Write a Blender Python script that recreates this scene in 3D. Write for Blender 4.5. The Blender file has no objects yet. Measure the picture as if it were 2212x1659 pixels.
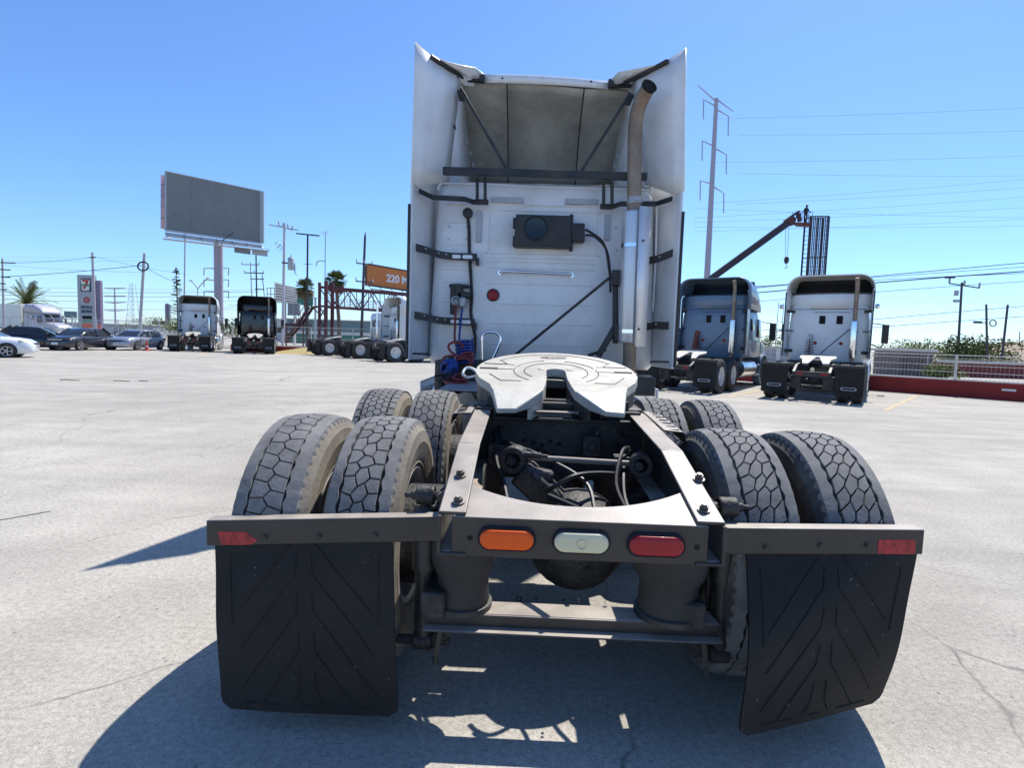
import bpy, bmesh, math, random
from mathutils import Vector as V, Matrix, Quaternion
random.seed(7)
S = bpy.context.scene
COL = S.collection
rad = math.radians

# ------------------------------------------------------------------ camera
FPX, CX, CY = 1197.6, 1106.0, 829.5            # focal length and centre in 2212 x 1659 picture units
CP = V((-0.1488, -1.8965, 1.379))
YAW, PIT, ROL = -0.0224, 0.0785, 0.033
fw = V((math.sin(YAW)*math.cos(PIT), math.cos(YAW)*math.cos(PIT), -math.sin(PIT)))
rt = V((math.cos(YAW), -math.sin(YAW), 0))
up = rt.cross(fw)
rt, up = math.cos(ROL)*rt + math.sin(ROL)*up, -math.sin(ROL)*rt + math.cos(ROL)*up
cd = bpy.data.cameras.new('camera')
cam = bpy.data.objects.new('camera', cd)
COL.objects.link(cam)
cam.matrix_world = Matrix(((rt.x, up.x, -fw.x, CP.x), (rt.y, up.y, -fw.y, CP.y), (rt.z, up.z, -fw.z, CP.z), (0, 0, 0, 1)))
cd.sensor_fit = 'HORIZONTAL'; cd.sensor_width = 36; cd.lens = 36*FPX/2212
cd.clip_start = 0.05; cd.clip_end = 6000
S.camera = cam

# ------------------------------------------------------------------ sky, sun, exposure
SUN = V((0.337, 0.553, 1.0)).normalized()
EL = math.asin(SUN.z); AZ = math.atan2(SUN.x, SUN.y)
w = bpy.data.worlds.new('World'); S.world = w; w.use_nodes = True
nt = w.node_tree; nt.nodes.clear()
sky = nt.nodes.new('ShaderNodeTexSky'); sky.sky_type = 'NISHITA'; sky.sun_disc = False
sky.sun_elevation = EL; sky.sun_rotation = AZ; sky.altitude = 500
sky.air_density = 1.0; sky.dust_density = 0.5; sky.ozone_density = 6.0
bg = nt.nodes.new('ShaderNodeBackground'); bg.inputs[1].default_value = 0.128
wo = nt.nodes.new('ShaderNodeOutputWorld')
tint = nt.nodes.new('ShaderNodeMix'); tint.data_type = 'RGBA'; tint.blend_type = 'MULTIPLY'; tint.inputs[0].default_value = 1; tint.inputs[7].default_value = (0.83, 1.0, 1.20, 1)
nt.links.new(sky.outputs[0], tint.inputs[6]); nt.links.new(tint.outputs[2], bg.inputs[0]); nt.links.new(bg.outputs[0], wo.inputs[0])
sl = bpy.data.lights.new('sun', 'SUN'); sl.energy = 4.9; sl.angle = rad(0.53); sl.color = (1, 0.955, 0.89)
sun = bpy.data.objects.new('sun', sl); COL.objects.link(sun)
sun.rotation_euler = (-SUN).to_track_quat('-Z', 'Y').to_euler(); sun.location = (6, 10, 20)
S.view_settings.view_transform = 'Standard'; S.view_settings.look = 'None'
S.view_settings.exposure = 0.40; S.view_settings.gamma = 1

# ------------------------------------------------------------------ picture point -> place
def ray(px, py): return fw + (px-CX)/FPX*rt - (py-CY)/FPX*up
def gz(x): return -0.0045*max(0.0, min(-x-3.0, 37.0))     # the yard falls gently to the left for drainage
def G(px, py, z=None):                     # where the ray meets the yard, or the height z
    d = ray(px, py)
    if z is not None: return CP + d*((z-CP.z)/d.z)
    h = 0.0
    for _ in range(12): p = CP + d*((h-CP.z)/d.z); h = gz(p.x)
    return p
def AT(px, py, Y):                         # where the ray meets the plane at depth Y
    d = ray(px, py); return CP + d*((Y-CP.y)/d.y)

# ------------------------------------------------------------------ object helpers
def link(o, name, parent):
    COL.objects.link(o)
    if parent is not None: o.parent = parent
    return o
def tag(o, label, cat, group=None, kind=None):
    if label: o['label'] = label
    if cat: o['category'] = cat
    if group: o['group'] = group
    if kind: o['kind'] = kind
    return o
def thing(name, label, cat, loc=(0, 0, 0), rz=0.0, group=None):
    o = bpy.data.objects.new(name, None); COL.objects.link(o)
    o.empty_display_size = 0.2
    o.location = loc; o.rotation_euler = (0, 0, rz)
    return tag(o, label, cat, group)
def kids(o): return [c for c in KIDS.get(o.name, [])]
KIDS = {}
def adopt(o, parent):
    if parent is not None:
        o.parent = parent; KIDS.setdefault(parent.name, []).append(o)
    return o
def dup(root, loc, rz, label=None, group=None, parent=None):
    r = root.copy(); COL.objects.link(r)
    if parent is None: r.location = loc; r.rotation_euler = (0, 0, rz)
    if label: r['label'] = label
    if group: r['group'] = group
    for c in kids(root):
        k = c.copy(); COL.objects.link(k); adopt(k, r)
        for g in kids(c):
            q = g.copy(); COL.objects.link(q); adopt(q, k)
    return r
def frame(d, upv=V((0, 0, 1))):
    d = d.normalized()
    if abs(d.dot(upv)) > 0.999: upv = V((0, 1, 0))
    x = d.cross(upv).normalized(); return x, x.cross(d).normalized(), d
def smooth_path(pts, n=6):
    P = [V(p) for p in pts]; out = []
    for i in range(len(P)-1):
        a = P[max(i-1, 0)]; b = P[i]; c = P[i+1]; d = P[min(i+2, len(P)-1)]
        for k in range(n):
            t = k/n; out.append(0.5*((2*b)+(c-a)*t+(2*a-5*b+4*c-d)*t*t+(3*b-a-3*c+d)*t**3))
    out.append(P[-1]); return out
class MB:
    def __init__(s): s.v = []; s.f = []
    def add(s, vs, fs):
        k = len(s.v); s.v += [tuple(v) for v in vs]; s.f += [[i+k for i in f] for f in fs]; return s
    def box(s, c, d, R=None):
        c = V(c); x, y, z = d[0]/2, d[1]/2, d[2]/2
        vs = [V((a*x, b*y, e*z)) for e in (-1, 1) for a, b in ((-1, -1), (1, -1), (1, 1), (-1, 1))]
        if R is not None: vs = [R @ v for v in vs]
        return s.add([c+v for v in vs], [(3, 2, 1, 0), (4, 5, 6, 7), (0, 1, 5, 4), (1, 2, 6, 5), (2, 3, 7, 6), (3, 0, 4, 7)])
    def bar(s, a, b, wd, h, upv=V((0, 0, 1))):
        a = V(a); b = V(b); x, y, z = frame(b-a, V(upv)); x = x*wd/2; y = y*h/2
        vs = [p+i*x+j*y for p in (a, b) for i, j in ((-1, -1), (1, -1), (1, 1), (-1, 1))]
        return s.add(vs, [(3, 2, 1, 0), (4, 5, 6, 7), (0, 1, 5, 4), (1, 2, 6, 5), (2, 3, 7, 6), (3, 0, 4, 7)])
    def cyl(s, a, b, r, r2=None, n=14, cap=True):
        a = V(a); b = V(b); r2 = r if r2 is None else r2; x, y, z = frame(b-a)
        vs = []
        for p, q in ((a, r), (b, r2)):
            vs += [p+q*(math.cos(t*2*math.pi/n)*x+math.sin(t*2*math.pi/n)*y) for t in range(n)]
        fs = [(i, (i+1) % n, n+(i+1) % n, n+i) for i in range(n)]
        if cap: fs += [tuple(range(n-1, -1, -1)), tuple(range(n, 2*n))]
        return s.add(vs, fs)
    def tube(s, pts, r, n=8, sm=0, r2=None):
        P = smooth_path(pts, sm) if sm else [V(p) for p in pts]
        x, y, _ = frame(P[1]-P[0]); vs = []; m = len(P)
        for i, p in enumerate(P):
            d = (P[min(i+1, m-1)]-P[max(i-1, 0)]).normalized()
            x = (x-d*x.dot(d))
            x = x.normalized() if x.length > 1e-6 else frame(d)[0]
            y = d.cross(x); q = r if r2 is None else r+(r2-r)*i/(m-1)
            vs += [p+q*(math.cos(t*2*math.pi/n)*x+math.sin(t*2*math.pi/n)*y) for t in range(n)]
        fs = [(i*n+k, i*n+(k+1) % n, (i+1)*n+(k+1) % n, (i+1)*n+k) for i in range(m-1) for k in range(n)]
        fs += [tuple(range(n-1, -1, -1)), tuple(range((m-1)*n, m*n))]
        return s.add(vs, fs)
    def prism(s, poly, ax, a, b):
        """poly of 2-D points in the two other axes (in order), extruded along ax from a to b"""
        def mk(p, t): return {'X': (t, p[0], p[1]), 'Y': (p[0], t, p[1]), 'Z': (p[0], p[1], t)}[ax]
        n = len(poly); vs = [mk(p, a) for p in poly]+[mk(p, b) for p in poly]
        fs = [tuple(range(n-1, -1, -1)), tuple(range(n, 2*n))]+[(i, (i+1) % n, n+(i+1) % n, n+i) for i in range(n)]
        return s.add(vs, fs)
    def lathe(s, prof, o, d, n=32, closed=False):
        """prof: (radius, offset along d)"""
        o = V(o); x, y, z = frame(V(d)); vs = []
        for r, t in prof: vs += [o+z*t+r*(math.cos(k*2*math.pi/n)*x+math.sin(k*2*math.pi/n)*y) for k in range(n)]
        m = len(prof); rng = range(m) if closed else range(m-1)
        return s.add(vs, [(i*n+k, i*n+(k+1) % n, ((i+1) % m)*n+(k+1) % n, ((i+1) % m)*n+k) for i in rng for k in range(n)])
    def loft(s, secs, closed=True, cap=True):
        n = len(secs[0]); vs = [p for q in secs for p in q]; fs = []
        for i in range(len(secs)-1):
            for k in range(n if closed else n-1): fs.append((i*n+k, i*n+(k+1) % n, (i+1)*n+(k+1) % n, (i+1)*n+k))
        if cap and closed: fs += [tuple(range(n-1, -1, -1)), tuple(range((len(secs)-1)*n, len(secs)*n))]
        return s.add(vs, fs)
    def quad(s, a, b, c, d): return s.add([a, b, c, d], [(0, 1, 2, 3)])
    def mesh(s, name, mat, ang=38):
        m = bpy.data.meshes.new(name); m.from_pydata(s.v, [], s.f); m.validate()
        b = bmesh.new(); b.from_mesh(m); bmesh.ops.recalc_face_normals(b, faces=b.faces[:]); b.to_mesh(m); b.free()
        for p in m.polygons: p.use_smooth = True
        m.set_sharp_from_angle(angle=rad(ang))
        if mat is not None: m.materials.append(mat)
        return m
    def build(s, name, mat, parent=None, bevel=0.0, seg=2, ang=38, solid=0.0, label=None, kind=None):
        o = bpy.data.objects.new(name, s.mesh(name, mat, ang)); COL.objects.link(o); adopt(o, parent)
        if solid:
            k = o.modifiers.new('solid', 'SOLIDIFY'); k.thickness = solid; k.offset = 0
        if bevel:
            k = o.modifiers.new('bevel', 'BEVEL'); k.width = bevel; k.segments = seg; k.limit_method = 'ANGLE'; k.angle_limit = rad(40); k.harden_normals = False
        if label: o['label'] = label
        if kind: o['kind'] = kind
        return o
def part(name, mat, parent, fn, **k):
    m = MB(); fn(m); return m.build(name, mat, parent, **k)
def text_part(name, txt, size, mat, parent, loc, rot, ext=0.004, align='CENTER', sx=1.0, bold=0.0):
    c = bpy.data.curves.new(name, 'FONT'); c.body = txt; c.size = size; c.extrude = ext; c.align_x = align; c.align_y = 'CENTER'; c.offset = bold
    t = bpy.data.objects.new('tmp_text', c); COL.objects.link(t)
    bpy.context.view_layer.update()
    me = bpy.data.meshes.new_from_object(t.evaluated_get(bpy.context.evaluated_depsgraph_get()))
    bpy.data.objects.remove(t)
    me.materials.clear(); me.materials.append(mat)
    o = bpy.data.objects.new(name, me); COL.objects.link(o); adopt(o, parent)
    o.location = loc; o.rotation_euler = rot; o.scale = (sx, 1, 1)
    return o

# ------------------------------------------------------------------ materials
MATS = {}
def mat(name, col, rough=0.6, metal=0.0, var=0.12, scale=6.0, bump=0.0, bscale=60.0, dirt=None, dirt_amt=0.0, dscale=3.0, coat=0.0, spec=0.5, emit=0, trans=0.0, stretch=None, dlow=0.45, up_dust=None, speck=None):
    if name in MATS: return MATS[name]
    m = bpy.data.materials.new(name); m.use_nodes = True; t = m.node_tree; N = t.nodes; L = t.links
    b = N['Principled BSDF']; b.inputs['Roughness'].default_value = rough; b.inputs['Metallic'].default_value = metal
    b.inputs['Specular IOR Level'].default_value = spec
    if coat: b.inputs['Coat Weight'].default_value = coat; b.inputs['Coat Roughness'].default_value = 0.06
    if trans: b.inputs['Transmission Weight'].default_value = trans
    tc = N.new('ShaderNodeTexCoord'); co = tc.outputs['Object']
    if stretch:
        mp = N.new('ShaderNodeMapping'); mp.inputs['Scale'].default_value = stretch; L.new(co, mp.inputs[0]); co = mp.outputs[0]
    c = tuple(col)+(1,)
    n1 = N.new('ShaderNodeTexNoise'); n1.inputs['Scale'].default_value = scale; n1.inputs['Detail'].default_value = 6; n1.inputs['Roughness'].default_value = 0.62
    L.new(co, n1.inputs['Vector'])
    r = N.new('ShaderNodeValToRGB'); e = r.color_ramp.elements
    e[0].position = 0.3; e[1].position = 0.7
    e[0].color = tuple(max(0, x*(1-var)) for x in col)+(1,); e[1].color = tuple(min(1, x*(1+var)) for x in col)+(1,)
    L.new(n1.outputs['Fac'], r.inputs[0]); out = r.outputs[0]
    if dirt:
        n2 = N.new('ShaderNodeTexNoise'); n2.inputs['Scale'].default_value = dscale; n2.inputs['Detail'].default_value = 8; n2.inputs['Roughness'].default_value = 0.7
        L.new(co, n2.inputs['Vector'])
        mr = N.new('ShaderNodeMapRange'); mr.inputs[1].default_value = dlow; mr.inputs[2].default_value = 0.75; mr.inputs[4].default_value = dirt_amt
        L.new(n2.outputs['Fac'], mr.inputs[0])
        mx = N.new('ShaderNodeMix'); mx.data_type = 'RGBA'; mx.inputs[7].default_value = tuple(dirt)+(1,)
        L.new(mr.outputs[0], mx.inputs[0]); L.new(out, mx.inputs[6]); out = mx.outputs[2]
        ad = N.new('ShaderNodeMath'); ad.operation = 'MULTIPLY_ADD'; ad.inputs[1].default_value = 0.3; ad.inputs[2].default_value = rough; ad.use_clamp = True
        L.new(mr.outputs[0], ad.inputs[0]); L.new(ad.outputs[0], b.inputs['Roughness'])
    if speck:
        ns = N.new('ShaderNodeTexNoise'); ns.inputs['Scale'].default_value = speck[3]; ns.inputs['Detail'].default_value = 2; L.new(tc.outputs['Object'], ns.inputs['Vector'])
        ms = N.new('ShaderNodeMapRange'); ms.inputs[1].default_value = speck[4]; ms.inputs[2].default_value = speck[4]+0.03; L.new(ns.outputs['Fac'], ms.inputs[0])
        xs = N.new('ShaderNodeMix'); xs.data_type = 'RGBA'; xs.inputs[7].default_value = tuple(speck[:3])+(1,); L.new(ms.outputs[0], xs.inputs[0]); L.new(out, xs.inputs[6]); out = xs.outputs[2]
    if up_dust:                                  # dust that has settled on upward faces
        gn = N.new('ShaderNodeNewGeometry'); sx = N.new('ShaderNodeSeparateXYZ'); L.new(gn.outputs['Normal'], sx.inputs[0])
        m2 = N.new('ShaderNodeMapRange'); m2.inputs[1].default_value = 0.35; m2.inputs[2].default_value = 0.9; m2.inputs[4].default_value = up_dust[3]; L.new(sx.outputs[2], m2.inputs[0])
        nb = N.new('ShaderNodeTexNoise'); nb.inputs['Scale'].default_value = 7; nb.inputs['Detail'].default_value = 7; L.new(tc.outputs['Object'], nb.inputs['Vector'])
        m3 = N.new('ShaderNodeMapRange'); m3.inputs[1].default_value = 0.25; m3.inputs[2].default_value = 0.6; m3.inputs[3].default_value = 0.55; L.new(nb.outputs['Fac'], m3.inputs[0])
        mm = N.new('ShaderNodeMath'); mm.operation = 'MULTIPLY'; L.new(m2.outputs[0], mm.inputs[0]); L.new(m3.outputs[0], mm.inputs[1])
        mx2 = N.new('ShaderNodeMix'); mx2.data_type = 'RGBA'; mx2.inputs[7].default_value = tuple(up_dust[:3])+(1,); L.new(mm.outputs[0], mx2.inputs[0]); L.new(out, mx2.inputs[6]); out = mx2.outputs[2]
    L.new(out, b.inputs['Base Color'])
    if emit: L.new(out, b.inputs['Emission Color']); b.inputs['Emission Strength'].default_value = emit
    if bump:
        n3 = N.new('ShaderNodeTexNoise'); n3.inputs['Scale'].default_value = bscale; n3.inputs['Detail'].default_value = 5
        L.new(co, n3.inputs['Vector'])
        bp = N.new('ShaderNodeBump'); bp.inputs['Strength'].default_value = bump; bp.inputs['Distance'].default_value = 0.02
        L.new(n3.outputs['Fac'], bp.inputs['Height']); L.new(bp.outputs[0], b.inputs['Normal'])
    MATS[name] = m; return m
DUST = (0.34, 0.31, 0.27)
white = mat('white_paint', (0.80, 0.81, 0.81), 0.34, var=0.03, scale=2, dirt=(0.47, 0.44, 0.38), dirt_amt=0.5, dscale=2.6, coat=0.3)
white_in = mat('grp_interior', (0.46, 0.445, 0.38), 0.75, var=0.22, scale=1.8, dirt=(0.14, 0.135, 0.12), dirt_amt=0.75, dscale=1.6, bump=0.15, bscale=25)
black = mat('black_metal', (0.018, 0.018, 0.019), 0.45, var=0.3, scale=9, dirt=(0.16, 0.145, 0.125), dirt_amt=0.35, dscale=5, bump=0.03, up_dust=(0.3, 0.27, 0.23, 0.4))
blackp = mat('black_plastic', (0.022, 0.022, 0.023), 0.5, var=0.2, dirt=(0.1, 0.09, 0.08), dirt_amt=0.25)
frame_m = mat('frame_paint', (0.026, 0.0225, 0.0195), 0.42, var=0.2, scale=7, dirt=(0.075, 0.062, 0.052), dirt_amt=0.5, dscale=3.4, bump=0.03, dlow=0.36, up_dust=(0.42, 0.365, 0.30, 0.9))
grime = mat('greasy_grime', (0.02, 0.019, 0.018), 0.55, var=0.5, scale=14, dirt=(0.11, 0.095, 0.08), dirt_amt=0.6, dscale=7, bump=0.4, bscale=50)
rubber = mat('tyre_rubber', (0.145, 0.142, 0.137), 0.85, var=0.25, scale=11, dirt=(0.29, 0.278, 0.255), dirt_amt=0.65, dscale=5.5, bump=0.10, bscale=70, dlow=0.36)
rubber_g = mat('tyre_groove', (0.010, 0.010, 0.010), 0.95, var=0.3, scale=20)
sidewall = mat('tyre_sidewall', (0.05, 0.047, 0.044), 0.8, var=0.2, scale=6, dirt=(0.30, 0.26, 0.205), dirt_amt=0.7, dscale=3.0, bump=0.12, dlow=0.4)
sidewall_tan = mat('tyre_sidewall_dusty', (0.19, 0.165, 0.13), 0.85, var=0.18, scale=6, dirt=(0.33, 0.29, 0.225), dirt_amt=0.7, dscale=3.0, bump=0.12, dlow=0.4)
bg_rubber = mat('plain_tyre', (0.035, 0.034, 0.034), 0.85, var=0.2, dirt=(0.14, 0.13, 0.115), dirt_amt=0.5)
flap_m = mat('flap_rubber', (0.0155, 0.0145, 0.0135), 0.58, spec=0.25, var=0.25, scale=5, speck=(0.16, 0.15, 0.13, 85, 0.735), dirt=(0.04, 0.032, 0.026), dirt_amt=0.4, dscale=4, bump=0.12, bscale=120)
rimm = mat('rim_steel', (0.55, 0.55, 0.54), 0.4, 0.3, var=0.1, dirt=(0.3, 0.25, 0.2), dirt_amt=0.5)
alu = mat('aluminium', (0.80, 0.80, 0.80), 0.22, 1.0, var=0.06, scale=4, dirt=(0.4, 0.36, 0.3), dirt_amt=0.2)
chrome = mat('chrome', (0.86, 0.86, 0.88), 0.08, 1.0, var=0.03)
pipe_m = mat('stack_pipe', (0.30, 0.235, 0.175), 0.55, 0.45, var=0.25, scale=5, dirt=(0.20, 0.11, 0.06), dirt_amt=0.6, dscale=3, bump=0.08)
soot = mat('soot', (0.008, 0.008, 0.008), 0.9)
plate_m = mat('fifth_wheel_steel', (0.43, 0.41, 0.355), 0.6, 0.1, var=0.08, scale=5, dirt=(0.20, 0.17, 0.135), dirt_amt=0.6, dscale=3.5, bump=0.05, bscale=60)
ramp_m = mat('fifth_wheel_ramp', (0.37, 0.365, 0.335), 0.55, 0.25, var=0.15, scale=12, dirt=(0.34, 0.31, 0.26), dirt_amt=0.5, dscale=7, bump=0.06, bscale=80)
grease = mat('dried_grease', (0.06, 0.055, 0.05), 0.6, var=0.3, scale=20)
m_amber = mat('amber_lens', (0.78, 0.095, 0.002), 0.4, var=0.06, coat=0.15, spec=0.3)
m_red = mat('red_lens', (0.30, 0.010, 0.016), 0.4, var=0.06, coat=0.15, spec=0.3)
m_clear = mat('clear_lens', (0.60, 0.57, 0.38), 0.3, var=0.08, coat=0.2, spec=0.35)
m_tape = mat('red_tape', (0.42, 0.025, 0.03), 0.5, var=0.25, scale=40, dirt=(0.04, 0.02, 0.02), dirt_amt=0.95, dscale=34)
h_blue = mat('blue_hose', (0.010, 0.045, 0.24), 0.4, var=0.12)
h_red = mat('red_hose', (0.20, 0.028, 0.026), 0.45, var=0.15)
h_black = mat('black_hose', (0.012, 0.012, 0.013), 0.5, var=0.2)
glass = mat('dark_glass', (0.02, 0.025, 0.03), 0.06, var=0.1, spec=0.8)
galv = mat('galvanised', (0.42, 0.43, 0.45), 0.5, 0.4, var=0.1)
concrete_pole = mat('concrete_pole', (0.42, 0.41, 0.43), 0.85, var=0.1, bump=0.1)
wood_pole = mat('dark_pole', (0.07, 0.065, 0.07), 0.8, var=0.2, bump=0.1)
wire_m = mat('wire', (0.06, 0.06, 0.07), 0.6)

# ground
def ground_mat():
    m = bpy.data.materials.new('yard_concrete'); m.use_nodes = True; t = m.node_tree; N = t.nodes; L = t.links
    b = N['Principled BSDF']; b.inputs['Roughness'].default_value = 0.86; b.inputs['Specular IOR Level'].default_value = 0.3
    tc = N.new('ShaderNodeTexCoord')
    def noise(sc, det=4, ro=0.6, vec=None):
        n = N.new('ShaderNodeTexNoise'); n.inputs['Scale'].default_value = sc; n.inputs['Detail'].default_value = det; n.inputs['Roughness'].default_value = ro
        L.new(vec if vec is not None else tc.outputs['Object'], n.inputs['Vector']); return n.outputs['Fac']
    def rng(v, a, b_, c, d):
        n = N.new('ShaderNodeMapRange'); n.inputs[1].default_value = a; n.inputs[2].default_value = b_; n.inputs[3].default_value = c; n.inputs[4].default_value = d
        L.new(v, n.inputs[0]); return n.outputs[0]
    def mul(a, c):
        n = N.new('ShaderNodeMath'); n.operation = 'MULTIPLY'; L.new(a, n.inputs[0]); L.new(c, n.inputs[1]); return n.outputs[0]
    def mapping(sc, rz):
        n = N.new('ShaderNodeMapping'); n.inputs['Scale'].default_value = sc; n.inputs['Rotation'].default_value = (0, 0, rz); L.new(tc.outputs['Object'], n.inputs[0]); return n.outputs[0]
    f = rng(noise(0.16, 6), 0.3, 0.7, 0.86, 1.1)
    f = mul(f, rng(noise(1.3, 6, 0.65), 0.3, 0.7, 0.9, 1.07))
    f = mul(f, rng(noise(38, 3, 0.7), 0.3, 0.7, 0.78, 1.2))
    f = mul(f, rng(noise(150, 2, 0.7), 0.34, 0.64, 0.78, 1.16))
    f = mul(f, rng(noise(70, 2, 0.8), 0.60, 0.72, 1.0, 0.62))
    f = mul(f, rng(noise(0.42, 7, 0.7), 0.38, 0.62, 0.93, 1.05))
    f = mul(f, rng(noise(1.0, 5, 0.6, mapping((0.10, 1.6, 1), 0.16)), 0.33, 0.62, 0.91, 1.03))      # tyre sweeps
    f = mul(f, rng(noise(1.0, 5, 0.6, mapping((0.16, 2.1, 1), -0.55)), 0.3, 0.55, 0.92, 1.03))
    wv = N.new('ShaderNodeTexWave'); wv.wave_type = 'RINGS'; wv.rings_direction = 'Z'; wv.inputs['Scale'].default_value = 0.22; wv.inputs['Distortion'].default_value = 5; wv.inputs['Detail'].default_value = 4; wv.inputs['Detail Scale'].default_value = 1.5
    mo = N.new('ShaderNodeMapping'); mo.inputs['Location'].default_value = (-14, 9, 0); L.new(tc.outputs['Object'], mo.inputs[0]); L.new(mo.outputs[0], wv.inputs['Vector'])
    f = mul(f, rng(wv.outputs['Fac'], 0.0, 0.35, 0.945, 1.0))      # sweeping tyre marks
    f = mul(f, rng(noise(1.9, 4, 0.55), 0.68, 0.76, 1.0, 0.80))     # old oil drips
    # small dark pits
    vo = N.new('ShaderNodeTexVoronoi'); vo.inputs['Scale'].default_value = 9; L.new(tc.outputs['Object'], vo.inputs['Vector'])
    f = mul(f, rng(vo.outputs['Distance'], 0.03, 0.085, 0.45, 1.0))
    # wandering cracks
    nz = N.new('ShaderNodeTexNoise'); nz.inputs['Scale'].default_value = 1.6; nz.inputs['Detail'].default_value = 6; L.new(tc.outputs['Object'], nz.inputs['Vector'])
    va = N.new('ShaderNodeVectorMath'); va.operation = 'MULTIPLY_ADD'; va.inputs[1].default_value = (0.5, 0.5, 0); L.new(nz.outputs['Color'], va.inputs[0]); L.new(tc.outputs['Object'], va.inputs[2])
    vc = N.new('ShaderNodeTexVoronoi'); vc.feature = 'DISTANCE_TO_EDGE'; vc.inputs['Scale'].default_value = 0.42; L.new(va.outputs[0], vc.inputs['Vector'])
    crk = rng(vc.outputs['Distance'], 0.0, 0.0034, 1.0, 0.0)
    msk = rng(noise(0.7, 3), 0.40, 0.55, 0.0, 0.9)
    crk = mul(crk, msk)
    inv = rng(crk, 0, 1, 1, 0.42)
    f = mul(f, inv)
    mx = N.new('ShaderNodeMix'); mx.data_type = 'RGBA'; mx.inputs[6].default_value = (0.38, 0.36, 0.312, 1); mx.inputs[7].default_value = (0.42, 0.385, 0.325, 1)
    L.new(noise(0.5, 4), mx.inputs[0])
    vs = N.new('ShaderNodeVectorMath'); vs.operation = 'SCALE'; L.new(mx.outputs[2], vs.inputs[0]); L.new(f, vs.inputs['Scale'])
    L.new(vs.outputs[0], b.inputs['Base Color'])
    bp = N.new('ShaderNodeBump'); bp.inputs['Strength'].default_value = 0.55; bp.inputs['Distance'].default_value = 0.006
    hs = N.new('ShaderNodeMath'); hs.operation = 'MULTIPLY_ADD'; hs.inputs[1].default_value = 0.6; L.new(noise(150, 2, 0.7), hs.inputs[0]); L.new(noise(38, 3, 0.7), hs.inputs[2])
    L.new(hs.outputs[0], bp.inputs['Height']); L.new(bp.outputs[0], b.inputs['Normal'])
    return m
gm = MB()
gx = [-1500, -300, -40, -3, 20, 80, 300, 1500]; gy = [-300, -40, 0, 40, 120, 400, 1500, 2600]
gm.add([(x, y, gz(x)) for y in gy for x in gx], [(j*8+i, j*8+i+1, (j+1)*8+i+1, (j+1)*8+i) for j in range(7) for i in range(7)])
tag(gm.build('ground', ground_mat()), None, None, kind='structure')
# ================================================================== the near tractor unit
H = thing('semi_truck', 'large white tractor unit seen from behind, big tyres and open fifth wheel', 'truck')
FX = 0.043
def rail_top(y):
    for (a, za), (b, zb) in (((-.2, .835), (.30, .962)), ((.30, .962), (1.0, 1.012)), ((1.0, 1.012), (8.2, 1.012))):
        if y <= b: return za+(zb-za)*(y-a)/(b-a)
    return 1.012
def rail(sx):
    xo = FX+sx*.448; m = MB()
    ys = [-.2, .30, 1.0, 2.4, 4.2, 7.6]; zb = [.70, .71, .74, .74, .74, .74]
    poly = [(y, rail_top(y)) for y in ys]+[(y, z) for y, z in zip(ys[::-1], zb[::-1])]
    m.prism(poly, 'X', xo-sx*.010, xo)
    for k in range(len(ys)-1):
        for zz in (0, 1):
            a, b = ys[k], ys[k+1]; za = rail_top(a) if zz == 0 else zb[k]+.009; zc = rail_top(b) if zz == 0 else zb[k+1]+.009
            x0, x1 = xo-sx*.0005, xo-sx*.088
            vs = [(x0, a, za+.002), (x1, a, za+.002), (x1, b, zc+.002), (x0, b, zc+.002), (x0, a, za-.009), (x1, a, za-.009), (x1, b, zc-.009), (x0, b, zc-.009)]
            m.add(vs, [(0, 1, 2, 3), (7, 6, 5, 4), (0, 4, 5, 1), (2, 6, 7, 3), (1, 5, 6, 2), (0, 3, 7, 4)])
    o = m.build('chassis_rail', frame_m, H, bevel=.004)
    for px, py in ([(994, 1045), (990, 1082)] if sx < 0 else [(1508, 1060), (1520, 1100)]):
        z0 = .86; p = G(px, py, z0)
        for _ in range(8): z0 = rail_top(p.y)+.006; p = G(px, py, z0)
        b = MB(); n = V((0, -.25, .968)); p = V((p.x, p.y, rail_top(p.y)+.002))
        b.cyl(p, p+n*.006, .021, n=16); b.cyl(p+n*.006, p+n*.02, .015, n=6); b.cyl(p+n*.02, p+n*.026, .010, n=10)
        b.build('bolt', frame_m, o)
    return o
rail(-1); rail(1)
# rear cross member: sloping top plate with a concave front edge, rear face and lower lip
def crossmember():
    m = MB(); x0, x1 = -.352, .430; n = 20
    def zt(y): return .835+.254*(y+.2)-.011
    top = []
    for i in range(n+1):
        t = i/n; x = x0+(x1-x0)*t; yf = -.118+.135*abs(2*t-1)**2.2
        top.append((x, yf))
    vs = []; th = .009
    for x, yf in top:
        vs += [(x, -.203, zt(-.203)), (x, yf, zt(yf)), (x, yf, zt(yf)-th), (x, -.203, zt(-.203)-th)]
    fs = []
    for i in range(n):
        a = i*4; b = a+4
        fs += [(a, a+1, b+1, b), (a+1, a+2, b+2, b+1), (a+2, a+3, b+3, b+2), (a+3, a, b, b+3)]
    fs += [(0, 3, 2, 1), (n*4, n*4+1, n*4+2, n*4+3)]
    m.add(vs, fs)
    o = m.build('rear_crossmember', frame_m, H, bevel=.002)
    f = MB(); f.box((.039, -.199, .7605), (.80, .009, .126)); f.box((.039, -.17, .699), (.80, .06, .008)); f.build('rear_face', frame_m, H, bevel=.003)
    return o
cm = crossmember()
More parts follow.
